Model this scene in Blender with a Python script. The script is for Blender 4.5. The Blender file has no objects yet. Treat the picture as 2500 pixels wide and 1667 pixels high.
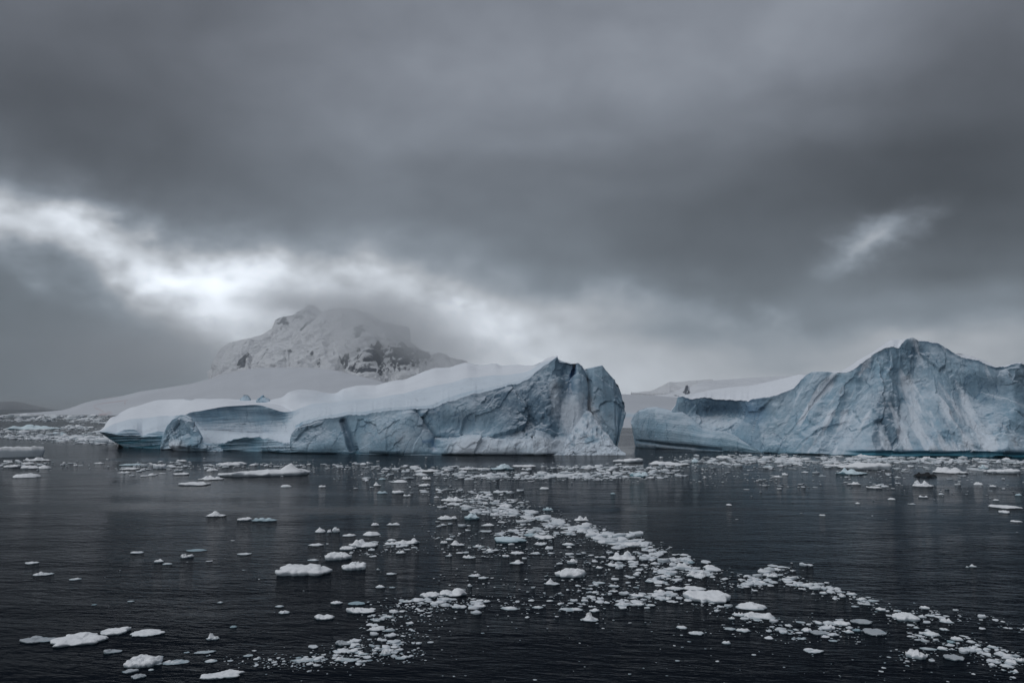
import bpy, math, random
import numpy as np

# ------------------------------------------------------------------ camera, sky, sun, exposure
SC = bpy.context.scene
COL = SC.collection
W_PX, H_PX, F_PX = 2500.0, 1667.0, 2165.0
CAM_H, HORIZON = 12.0, 996.0
TILT = math.atan((HORIZON - H_PX / 2) / F_PX)
CT, ST = math.cos(TILT), math.sin(TILT)

cam_d = bpy.data.cameras.new('camera')
cam = bpy.data.objects.new('camera', cam_d)
COL.objects.link(cam)
cam.location = (0, 0, CAM_H)
cam.rotation_euler = (math.pi / 2 + TILT, 0, 0)
cam_d.sensor_width = 36.0
cam_d.lens = F_PX / W_PX * 36.0
cam_d.clip_start, cam_d.clip_end = 0.5, 90000
SC.camera = cam

SUN_EL, SUN_AZ = math.radians(52), math.radians(-118)      # azimuth from +Y towards +X
SUN_STRENGTH = 1.3
sun_d = bpy.data.lights.new('sun', 'SUN')
sun_d.energy, sun_d.angle, sun_d.color = SUN_STRENGTH, math.radians(80), (0.955, 0.98, 1.0)
sun = bpy.data.objects.new('sun', sun_d)
COL.objects.link(sun)
sun.rotation_euler = (math.pi / 2 - SUN_EL, 0, math.pi - SUN_AZ)

vs = SC.view_settings
vs.view_transform, vs.look, vs.exposure, vs.gamma = 'Standard', 'None', 0.0, 1.0
vs.use_curve_mapping = False
SC.cycles.use_denoising = True
SC.cycles.max_bounces = 8
SC.cycles.diffuse_bounces = 2
SC.cycles.glossy_bounces = 2
SC.cycles.volume_bounces = 4
SC.cycles.volume_max_steps = 64
SC.cycles.sample_clamp_indirect = 4.0


# ------------------------------------------------------------------ pixel <-> world
def ray(px, py):
    a = (np.asarray(px, float) - W_PX / 2) / F_PX
    b = (H_PX / 2 - np.asarray(py, float)) / F_PX
    a, b = np.broadcast_arrays(a, b)
    return np.stack([a, CT - b * ST, ST + b * CT], -1)


def at(px, py, Y):
    r = ray(px, py)
    k = np.asarray(Y, float) / r[..., 1]
    p = r * k[..., None]
    p[..., 2] += CAM_H
    return p


def y_of(py, z=0.0):
    r = ray(1250, py)
    return (z - CAM_H) / r[..., 2] * r[..., 1]


def py_of(Y, z):
    fwd = Y * CT + (z - CAM_H) * ST
    up = -Y * ST + (z - CAM_H) * CT
    return H_PX / 2 - F_PX * up / fwd


def az_el(px, py):
    r = ray(px, py)
    return (np.arctan2(r[..., 0], r[..., 1]),
            np.arctan2(r[..., 2], np.hypot(r[..., 0], r[..., 1])))


# ------------------------------------------------------------------ node helpers
class NT:
    def __init__(self, tree):
        self.t = tree
        self.n = tree.nodes
        self.l = tree.links

    def put(self, sock, v):
        if v is None:
            return
        if isinstance(v, bpy.types.NodeSocket):
            self.l.new(v, sock)
        else:
            sock.default_value = v

    def node(self, kind, **props):
        n = self.n.new(kind)
        for k, v in props.items():
            setattr(n, k, v)
        return n

    def m(self, op, a, b=None, c=None, clamp=False):
        n = self.node('ShaderNodeMath', operation=op, use_clamp=clamp)
        for i, v in enumerate((a, b, c)):
            self.put(n.inputs[i], v)
        return n.outputs[0]

    def v(self, op, a, b=None, scale=None):
        n = self.node('ShaderNodeVectorMath', operation=op)
        self.put(n.inputs[0], a)
        if b is not None:
            self.put(n.inputs[1], b)
        if scale is not None:
            self.put(n.inputs['Scale'], scale)
        return n.outputs['Value'] if op in ('DISTANCE', 'LENGTH', 'DOT_PRODUCT') else n.outputs[0]

    def noise(self, vec, scale, detail=4, rough=0.5, dist=0.0, col=False):
        n = self.node('ShaderNodeTexNoise')
        self.put(n.inputs['Vector'], vec)
        self.put(n.inputs['Scale'], scale)
        n.inputs['Detail'].default_value = detail
        n.inputs['Roughness'].default_value = rough
        n.inputs['Distortion'].default_value = dist
        return n.outputs['Color'] if col else n.outputs[0]

    def voro(self, vec, scale, feature='F1'):
        n = self.node('ShaderNodeTexVoronoi', feature=feature)
        self.put(n.inputs['Vector'], vec)
        n.inputs['Scale'].default_value = scale
        return n.outputs['Distance']

    def ramp(self, val, lo, hi, a=0.0, b=1.0):
        n = self.node('ShaderNodeMapRange', interpolation_type='SMOOTHSTEP')
        self.put(n.inputs[0], val)
        for i, q in enumerate((lo, hi, a, b)):
            self.put(n.inputs[i + 1], q)
        return n.outputs[0]

    def mix(self, fac, a, b):
        n = self.node('ShaderNodeMix', data_type='RGBA')
        self.put(n.inputs[0], fac)
        self.put(n.inputs[6], a if isinstance(a, bpy.types.NodeSocket) else (*a, 1.0))
        self.put(n.inputs[7], b if isinstance(b, bpy.types.NodeSocket) else (*b, 1.0))
        return n.outputs[2]

    def sep(self, v):
        n = self.node('ShaderNodeSeparateXYZ')
        self.put(n.inputs[0], v)
        return n.outputs

    def comb(self, x, y, z):
        n = self.node('ShaderNodeCombineXYZ')
        for i, q in enumerate((x, y, z)):
            self.put(n.inputs[i], q)
        return n.outputs[0]

    def attr(self, name):
        return self.node('ShaderNodeAttribute', attribute_name=name).outputs['Fac']


def lin(c):
    c = c / 255.0
    return c / 12.92 if c <= 0.04045 else ((c + 0.055) / 1.055) ** 2.4


# ------------------------------------------------------------------ the overcast sky
world = bpy.data.worlds.new('World')
SC.world = world
world.use_nodes = True
world.cycles.sampling_method = 'MANUAL'
world.cycles.sample_map_resolution = 256
T = NT(world.node_tree)
T.n.clear()
d = T.node('ShaderNodeTexCoord').outputs['Generated']
dx, dy, dz = T.sep(d)[:3]
az = T.m('ARCTAN2', dx, dy)
el = T.m('ARCSINE', T.m('MAXIMUM', T.m('MINIMUM', dz, 1.0), -1.0))
# cloud wisps: bend the direction by two octaves of noise, flattened towards the horizon
q = T.comb(dx, dy, T.m('MULTIPLY', dz, 1.5))
w1 = T.v('SUBTRACT', T.noise(q, 3.2, 4, 0.55, col=True), (0.5, 0.5, 0.5))
w2 = T.v('SUBTRACT', T.noise(q, 11.0, 4, 0.55, col=True), (0.5, 0.5, 0.5))
base = T.comb(az, el, 0.0)
warp = T.v('MULTIPLY', T.v('ADD', w1, T.v('SCALE', w2, scale=0.45)), (0.13, 0.06, 0.0))
p = T.v('ADD', base, warp)
# tone of the cloud deck (display grey levels), row by row down the sky
COLS = [-300, 0, 300, 600, 900, 1200, 1500, 1800, 2100, 2400, 2700]
ROWS = [(0, (118, 116, 100, 110, 120, 128, 132, 140, 138, 124, 118)),
        (180, (104, 98, 90, 112, 132, 142, 148, 142, 130, 102, 104)),
        (320, (96, 85, 82, 106, 128, 132, 126, 122, 106, 82, 96)),
        (440, (96, 82, 80, 102, 116, 116, 108, 96, 78, 58, 90)),
        (540, (98, 94, 84, 102, 116, 114, 104, 90, 74, 56, 90)),
        (620, (104, 106, 100, 124, 134, 128, 106, 94, 86, 64, 98)),
        (700, (106, 106, 116, 160, 172, 152, 112, 100, 102, 90, 104)),
        (780, (106, 104, 108, 165, 188, 172, 152, 130, 132, 130, 112)),
        (860, (106, 98, 118, 165, 190, 200, 200, 176, 160, 202, 130)),
        (950, (108, 95, 125, 160, 188, 204, 210, 198, 180, 192, 125))]
pa, pe, _ = T.sep(p)[:3]
AZ0, AZ1 = (float(az_el(c, 830)[0]) for c in (COLS[0], COLS[-1]))
ua = T.m('DIVIDE', T.m('SUBTRACT', pa, AZ0), AZ1 - AZ0)
tone, e_prev = None, None
for py_, vals in ROWS:
    rp = T.node('ShaderNodeValToRGB')
    rp.color_ramp.interpolation = 'B_SPLINE'
    while len(rp.color_ramp.elements) < len(COLS):
        rp.color_ramp.elements.new(0.5)
    for e_, c_, g_ in zip(rp.color_ramp.elements, COLS, vals):
        e_.position = (float(az_el(c_, 830)[0]) - AZ0) / (AZ1 - AZ0)
        v_ = lin(g_)
        e_.color = (v_, v_, v_, 1)
    T.l.new(ua, rp.inputs[0])
    row = T.sep(rp.outputs[0])[0]
    e_now = float(az_el(1250, py_)[1])
    if tone is None:
        tone = row
    else:
        f_ = T.ramp(pe, e_now, e_prev, 1.0, 0.0)
        tone = T.m('ADD', T.m('MULTIPLY', tone, T.m('SUBTRACT', 1.0, f_)), T.m('MULTIPLY', row, f_))
    e_prev = e_now
# thin places in the deck where the light breaks through
pf = T.v('ADD', base, T.v('MULTIPLY', T.v('ADD', w1, T.v('SCALE', w2, scale=1.3)), (0.12, 0.07, 0.0)))
GAPS = [(90, 578, 130, 36, 10, 0.42), (240, 615, 140, 46, 20, 0.55), (340, 650, 80, 34, 30, 0.25), (450, 668, 110, 44, 18, 0.36), (590, 704, 140, 48, 8, 0.62), (760, 726, 120, 40, 8, 0.36), (880, 748, 120, 44, 15, 0.30),
        (1030, 768, 110, 46, 20, 0.85), (1180, 820, 120, 50, 12, 0.62), (1430, 772, 170, 34, -8, 0.20), (1850, 788, 90, 28, 20, 0.26),
        (2135, 628, 75, 38, -16, 0.26), (2195, 602, 55, 28, -26, 0.30), (2450, 850, 180, 45, 0, 0.12), (1450, 895, 240, 45, 0, 0.14),
        (400, 650, 420, 90, 14, 0.17), (1050, 790, 380, 90, 8, 0.12)]
gap = 0.0
for px_, py_, sx, sy, rot, amp in GAPS:
    a_, e_ = az_el(px_, py_)
    rr = math.radians(-rot)
    c_, s_ = math.cos(rr), math.sin(rr)
    rel = T.v('SUBTRACT', pf, (float(a_), float(e_), 0.0))
    ux = T.v('DOT_PRODUCT', rel, (c_ * F_PX / sx, s_ * F_PX / sx, 0.0))
    uy = T.v('DOT_PRODUCT', rel, (-s_ * F_PX / sy, c_ * F_PX / sy, 0.0))
    r2 = T.m('ADD', T.m('MULTIPLY', ux, ux), T.m('MULTIPLY', uy, uy))
    gap = T.m('MULTIPLY_ADD', T.m('POWER', math.exp(-0.52), r2), amp * 0.72, gap)
n_big = T.noise(q, 2.1, 2, 0.5)
n_mid = T.noise(T.comb(dx, dy, T.m('MULTIPLY', dz, 1.8)), 6.0, 4, 0.5, 0.3)
n_fin = T.noise(T.comb(dx, dy, T.m('MULTIPLY', dz, 1.4)), 17.0, 3, 0.5)
mod = T.m('ADD', T.m('MULTIPLY_ADD', n_big, 0.34, 0.90), T.m('MULTIPLY_ADD', T.m('SUBTRACT', n_mid, 0.5), 0.75, T.m('MULTIPLY', T.m('SUBTRACT', n_fin, 0.5), 0.22)))
gapm = T.m('MULTIPLY', gap, T.ramp(T.m('MULTIPLY_ADD', n_fin, 0.5, T.m('MULTIPLY', n_mid, 0.6)), 0.36, 0.72, 0.55, 1.30))
lum = T.m('ADD', T.m('MULTIPLY', tone, mod), gapm)
tint = T.mix(T.ramp(lum, 0.22, 0.55), T.mix(T.ramp(el, 0.02, 0.40), (0.82, 0.985, 1.15), (0.89, 0.975, 1.14)), (0.92, 0.985, 1.07))
cloud_col = T.v('SCALE', tint, scale=lum)
sky = T.node('ShaderNodeTexSky', sky_type='NISHITA', sun_disc=False, sun_elevation=SUN_EL, sun_rotation=SUN_AZ)
blend = T.v('ADD', T.v('SCALE', cloud_col, scale=0.97), T.v('SCALE', sky.outputs[0], scale=0.0015))
bg = T.node('ShaderNodeBackground')
T.l.new(blend, bg.inputs[0])
bg.inputs[1].default_value = 1.0
T.l.new(bg.outputs[0], T.node('ShaderNodeOutputWorld').inputs[0])


# ------------------------------------------------------------------ numpy noise
def _hash(ix, iy, iz, seed):
    h = (ix.astype(np.int64) * 374761393 + iy.astype(np.int64) * 668265263 + iz.astype(np.int64) * 2147483647 + seed * 974634777) & 0xFFFFFFFF
    h = ((h ^ (h >> 13)) * 1274126177) & 0xFFFFFFFF
    h = ((h ^ (h >> 16)) * 2246822519) & 0xFFFFFFFF
    return (h ^ (h >> 15)) & 0xFFFFFFFF


def perlin(P, seed=0):
    P = np.asarray(P, float)
    i = np.floor(P).astype(np.int64)
    f = P - i
    u = f * f * f * (f * (f * 6 - 15) + 10)
    out = 0.0
    for cx in (0, 1):
        for cy in (0, 1):
            for cz in (0, 1):
                h = _hash(i[..., 0] + cx, i[..., 1] + cy, i[..., 2] + cz, seed)
                gx = (h & 1023) / 511.5 - 1
                gy = ((h >> 10) & 1023) / 511.5 - 1
                gz = ((h >> 20) & 1023) / 511.5 - 1
                dt = gx * (f[..., 0] - cx) + gy * (f[..., 1] - cy) + gz * (f[..., 2] - cz)
                w = (u[..., 0] if cx else 1 - u[..., 0]) * (u[..., 1] if cy else 1 - u[..., 1]) * (u[..., 2] if cz else 1 - u[..., 2])
                out = out + w * dt
    return out * 1.2


def fbm(P, octv=4, seed=0, gain=0.5):
    s, a = 0.0, 1.0
    P = np.asarray(P, float)
    for k in range(octv):
        s = s + a * perlin(P * 2.03 ** k + 17.3 * k, seed + k)
        a *= gain
    return s


def ridged(P, octv=4, seed=0, gain=0.5):
    s, a = 0.0, 1.0
    P = np.asarray(P, float)
    for k in range(octv):
        s = s + a * (1 - 2.2 * np.abs(perlin(P * 2.07 ** k + 9.1 * k, seed + k)))
        a *= gain
    return s * 0.5


def facets(P, seed=0, tilt=0.6):
    """chipped planes: every cell of a jittered grid carries its own tilted plane"""
    i = np.floor(P).astype(np.int64)
    best = np.full(P.shape[:-1], 1e9)
    val = np.zeros(P.shape[:-1])
    for ox in (-1, 0, 1):
        for oy in (-1, 0, 1):
            for oz in (-1, 0, 1):
                c = i + np.array([ox, oy, oz])
                h = _hash(c[..., 0], c[..., 1], c[..., 2], seed)
                h2 = _hash(c[..., 0], c[..., 1], c[..., 2], seed + 77)
                j = np.stack([(h & 1023) / 1023, ((h >> 10) & 1023) / 1023, ((h >> 20) & 1023) / 1023], -1)
                rel = P - (c + j)
                dd = (rel ** 2).sum(-1)
                t = np.stack([(h2 & 1023) / 511.5 - 1, ((h2 >> 10) & 1023) / 511.5 - 1, ((h2 >> 20) & 1023) / 511.5 - 1], -1)
                v = (rel * t).sum(-1) * tilt + t[..., 0] * 0.35
                m = dd < best
                best = np.where(m, dd, best)
                val = np.where(m, v, val)
    return val


def sstep(x, a, b):
    t = np.clip((x - a) / (b - a), 0, 1)
    return t * t * (3 - 2 * t)


def curve(pts, x):
    p = np.array(pts, float)
    return np.interp(x, p[:, 0], p[:, 1])


def smooth(y, n):
    if n < 2:
        return y
    k = np.hanning(n + 2)[1:-1]
    k /= k.sum()
    return np.convolve(np.pad(y, n, mode='edge'), k, 'same')[n:-n]


# ------------------------------------------------------------------ mesh helpers
def mesh_from(name, V, F, attrs=None, smooth_shade=True):
    V = np.asarray(V, np.float32).reshape(-1, 3)
    me = bpy.data.meshes.new(name)
    if isinstance(F, np.ndarray):
        nf, k = F.shape
        me.vertices.add(len(V))
        me.vertices.foreach_set('co', V.ravel())
        me.loops.add(nf * k)
        me.loops.foreach_set('vertex_index', F.astype(np.int32).ravel())
        me.polygons.add(nf)
        me.polygons.foreach_set('loop_start', np.arange(0, nf * k, k, dtype=np.int32))
        me.update(calc_edges=True)
    else:
        me.from_pydata([tuple(v) for v in V.tolist()], [], F)
    if smooth_shade:
        me.polygons.foreach_set('use_smooth', np.ones(len(me.polygons), bool))
    for k, a in (attrs or {}).items():
        at_ = me.attributes.new(k, 'FLOAT', 'POINT')
        at_.data.foreach_set('value', np.asarray(a, np.float32).ravel())
    me.validate()
    return me


def grid_faces(h, w, wrap=False):
    r, c = np.meshgrid(np.arange(h - 1), np.arange(w if wrap else w - 1), indexing='ij')
    c2 = (c + 1) % w
    return np.stack([r * w + c, r * w + c2, (r + 1) * w + c2, (r + 1) * w + c], -1).reshape(-1, 4)


def link(name, me, mat=None, parent=None, loc=None):
    o = bpy.data.objects.new(name, me)
    COL.objects.link(o)
    if mat is not None and not me.materials:
        me.materials.append(mat)
    if parent is not None:
        o.parent = parent
    if loc is not None:
        o.location = loc
    return o


def tag(o, label=None, cat=None, group=None, kind=None):
    for k, v in (('label', label), ('category', cat), ('group', group), ('kind', kind)):
        if v:
            o[k] = v
    return o


def grid_normals(P):
    du = np.gradient(P, axis=1)
    dv = np.gradient(P, axis=0)
    n = np.cross(du, dv)
    return n / (np.linalg.norm(n, axis=-1, keepdims=True) + 1e-9)


# ------------------------------------------------------------------ materials
def material(name):
    m = bpy.data.materials.new(name)
    m.use_nodes = True
    t = NT(m.node_tree)
    t.n.clear()
    out = t.node('ShaderNodeOutputMaterial')
    b = t.node('ShaderNodeBsdfPrincipled')
    t.l.new(b.outputs[0], out.inputs[0])
    return m, t, b, out


def bump(t, height, strength, dist):
    n = t.node('ShaderNodeBump')
    n.inputs['Strength'].default_value = strength
    n.inputs['Distance'].default_value = dist
    t.l.new(height, n.inputs['Height'])
    return n.outputs[0]


def mat_cliff():
    m, t, b, _ = material('glacier ice')
    geo = t.node('ShaderNodeNewGeometry')
    pos = geo.outputs['Position']
    nz = t.sep(geo.outputs['Normal'])[2]
    n1 = t.noise(pos, 0.12, 6, 0.6)
    n2 = t.noise(pos, 0.9, 8, 0.65)
    n3 = t.noise(t.v('MULTIPLY', pos, (1.0, 1.0, 0.25)), 0.5, 6, 0.6, 0.6)
    clear = t.m('ADD', t.attr('clear'), t.m('MULTIPLY', t.m('SUBTRACT', n3, 0.5), 0.9), clamp=True)  # dark tone: clear ice, and shade painted in hollows and under edges
    ice = t.mix(t.ramp(n1, 0.3, 0.7), (0.29, 0.455, 0.575), (0.42, 0.545, 0.64))
    ice = t.mix(clear, ice, (0.095, 0.165, 0.235))
    ice = t.mix(t.ramp(n2, 0.42, 0.66, 0.0, 0.25), ice, (0.22, 0.35, 0.46))
    wq = t.v('ADD', t.v('MULTIPLY', pos, (1.0, 1.0, 0.6)), t.v('SCALE', t.v('SUBTRACT', t.noise(pos, 0.35, 5, 0.6, col=True), (0.5, 0.5, 0.5)), scale=3.0))
    crk = t.m('MULTIPLY', t.ramp(t.voro(wq, 0.22, 'DISTANCE_TO_EDGE'), 0.0, 0.045, 1.0, 0.0), t.ramp(t.noise(pos, 0.2, 3, 0.5), 0.42, 0.62))
    ice = t.mix(t.m('MULTIPLY', crk, 0.65), ice, (0.10, 0.20, 0.31))
    ice = t.mix(t.attr('blue'), ice, (0.035, 0.19, 0.27))
    ice = t.mix(t.attr('vivid'), ice, (0.06, 0.17, 0.36))
    s = t.m('ADD', t.m('ADD', nz, t.m('MULTIPLY', t.m('SUBTRACT', n2, 0.5), 0.5)), t.m('MULTIPLY', t.m('SUBTRACT', n1, 0.5), 0.7))
    snow = t.m('MAXIMUM', t.m('MULTIPLY', t.ramp(s, 0.40, 1.0), 0.75), t.ramp(t.m('ADD', t.m('MULTIPLY', t.m('SUBTRACT', n1, 0.5), 0.7), t.m('MULTIPLY_ADD', t.m('SUBTRACT', n2, 0.5), 0.7, t.attr('snow'))), 0.25, 0.85))
    snow = t.m('MULTIPLY', snow, t.m('SUBTRACT', 1.0, t.attr('blue'), clamp=True))
    col = t.mix(t.m('MULTIPLY', snow, 0.85), ice, (0.73, 0.79, 0.86))
    dirt = t.ramp(t.noise(pos, 0.45, 7, 0.7, 0.5), 0.62, 0.80, 0.0, 0.22)
    col = t.mix(dirt, col, (0.21, 0.27, 0.33))
    t.l.new(col, b.inputs['Base Color'])
    t.put(b.inputs['Roughness'], t.ramp(snow, 0, 1, 0.42, 0.85))
    b.inputs['Specular IOR Level'].default_value = 0.35
    h = t.m('ADD', t.noise(pos, 1.6, 8, 0.65), t.m('SUBTRACT', t.m('MULTIPLY', t.noise(pos, 7.0, 5, 0.6), 0.30), t.m('MULTIPLY', crk, 0.5)))
    t.l.new(bump(t, h, 0.8, 0.28), b.inputs['Normal'])
    return m


def mat_snow(name='snow', col=(0.80, 0.83, 0.88), scale=1.0, red=False, rock=None, dist=0.06):
    m, t, b, _ = material(name)
    geo = t.node('ShaderNodeNewGeometry')
    pos = geo.outputs['Position']
    n = t.noise(pos, 0.05 * scale, 5, 0.55)
    n2 = t.noise(t.v('MULTIPLY', pos, (0.55, 0.9, 1.6)), 0.5 * scale, 6, 0.62, 0.4)
    c = t.mix(t.ramp(n, 0.3, 0.7), tuple(x * 0.94 for x in col), col)
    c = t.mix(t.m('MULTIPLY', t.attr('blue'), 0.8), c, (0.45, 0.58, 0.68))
    if red:       # streaks of snow algae
        c = t.mix(t.m('MULTIPLY', t.attr('algae'), t.ramp(t.noise(pos, 0.06, 5, 0.6), 0.35, 0.65, 0.1, 0.6)), c, (0.40, 0.24, 0.23))
    if rock is not None:
        nz = t.sep(geo.outputs['Normal'])[2]
        s = t.m('MULTIPLY_ADD', t.m('SUBTRACT', t.noise(pos, rock, 8, 0.68), 0.5), 1.6, t.m('SUBTRACT', t.attr('rock'), t.m('MULTIPLY', nz, 0.30)))
        c = t.mix(t.ramp(s, 0.22, 0.42), c, (0.085, 0.098, 0.122))
    t.l.new(c, b.inputs['Base Color'])
    b.inputs['Roughness'].default_value = 0.85
    b.inputs['Specular IOR Level'].default_value = 0.2
    t.l.new(bump(t, t.m('ADD', n2, t.m('MULTIPLY', n, 2.0)), 0.7, dist * 6.0 / scale), b.inputs['Normal'])
    return m


def mat_floe(name, snow=(0.84, 0.85, 0.87), side=(0.62, 0.68, 0.73), low=0.08, pale=0.0):
    m, t, b, _ = material(name)
    geo = t.node('ShaderNodeNewGeometry')
    pos = geo.outputs['Position']
    z = t.sep(pos)[2]
    nz = t.sep(geo.outputs['Normal'])[2]
    n = t.noise(pos, 2.2, 6, 0.6)
    k = t.ramp(t.m('MULTIPLY_ADD', t.m('SUBTRACT', n, 0.5), 0.8, nz), 0.05, 0.55)
    c = t.mix(k, side, snow)
    wet = t.ramp(t.m('MULTIPLY_ADD', t.m('SUBTRACT', n, 0.5), 0.10, z), 0.0, low + 0.02, 1.0, 0.0)
    c = t.mix(t.m('MULTIPLY', wet, 0.8), c, (0.20, 0.30, 0.35))
    c = t.mix(t.m('MULTIPLY', t.attr('wet'), 0.75), c, (0.30, 0.37, 0.42))
    t.l.new(c, b.inputs['Base Color'])
    t.put(b.inputs['Roughness'], t.ramp(k, 0, 1, 0.45, 0.85))
    b.inputs['Specular IOR Level'].default_value = 0.3
    h = t.m('ADD', t.noise(pos, 5.0, 6, 0.6), t.m('MULTIPLY', t.noise(pos, 1.3, 3, 0.5), 1.2))
    t.l.new(bump(t, h, 0.6, 0.08), b.inputs['Normal'])
    return m


def mat_water():
    m, t, b, _ = material('sea water')
    geo = t.node('ShaderNodeNewGeometry')
    pos = geo.outputs['Position']
    px_, py_, _z = t.sep(pos)[:3]
    b.inputs['Base Color'].default_value = (0.0018, 0.0042, 0.0085, 1)
    b.inputs['IOR'].default_value = 1.333
    b.inputs['Specular IOR Level'].default_value = 0.009
    rot = t.v('ADD', t.v('MULTIPLY', pos, (0.55, 1.25, 1.0)), t.comb(0.0, t.m('MULTIPLY', px_, 0.22), 0.0))
    a = t.noise(rot, 1.05, 3, 0.55, 0.25)
    c = t.noise(rot, 3.4, 3, 0.55, 0.2)
    big = t.noise(t.v('MULTIPLY', pos, (0.5, 1.0, 1.0)), 0.16, 2, 0.5)
    h = t.m('ADD', t.m('MULTIPLY', a, 0.9), t.m('ADD', t.m('MULTIPLY', c, 0.26), t.m('MULTIPLY', big, 2.4)))
    # slicks and cat's paws: patches of smoother and rougher water
    patch = t.noise(t.v('MULTIPLY', pos, (0.35, 1.0, 1.0)), 0.022, 4, 0.55, 0.5)
    calm = t.m('MULTIPLY', t.ramp(py_, 70.0, 190.0, 1.0, 0.75), t.ramp(patch, 0.42, 0.56, 0.22, 1.0))
    n = t.node('ShaderNodeBump')
    t.put(n.inputs['Strength'], t.m('MULTIPLY', calm, 0.62))
    n.inputs['Distance'].default_value = 0.30
    t.l.new(h, n.inputs['Height'])
    t.l.new(n.outputs[0], b.inputs['Normal'])
    t.put(b.inputs['Roughness'], t.ramp(py_, 60.0, 600.0, 0.05, 0.16))
    return m


M_ICE = mat_cliff()
M_SNOW = mat_snow()
M_FAR = mat_snow('island snow', (0.55, 0.57, 0.61), 0.25, red=True)  # albedo lowered to stand in for cloud shade and haze
M_MOUNT = mat_snow('mountain snow and rock', (0.80, 0.81, 0.84), 0.06, rock=0.035, dist=0.5)
M_HILL = mat_snow('hill snow and rock', (0.72, 0.74, 0.78), 0.2, rock=0.22, dist=0.2)
M_FLOE = mat_floe('floe snow')
M_FLOE_BLUE = mat_floe('blue floe ice', (0.66, 0.77, 0.82), (0.22, 0.40, 0.48), 0.35)
M_FLOE_GREY = mat_floe('wet slush', (0.42, 0.45, 0.48), (0.28, 0.33, 0.36), 0.05)
M_FLOE_DARK = mat_floe('dark clear ice', (0.018, 0.020, 0.023), (0.012, 0.013, 0.015), 0.05)
M_BRASH = mat_floe('brash ice', (0.78, 0.80, 0.83), (0.60, 0.67, 0.72), 0.0)
M_WATER = mat_water()

# ------------------------------------------------------------------ sea
ys = np.concatenate([-np.geomspace(9000, 5, 30), [0], np.geomspace(5, 9000, 30)])
gx, gy = np.meshgrid(ys, ys)
sea = link('sea', mesh_from('sea', np.stack([gx, gy, gx * 0], -1), grid_faces(61, 61)), M_WATER)
tag(sea, 'dark grey rippled sea dotted with drifting ice', None, None, 'structure')


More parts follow.
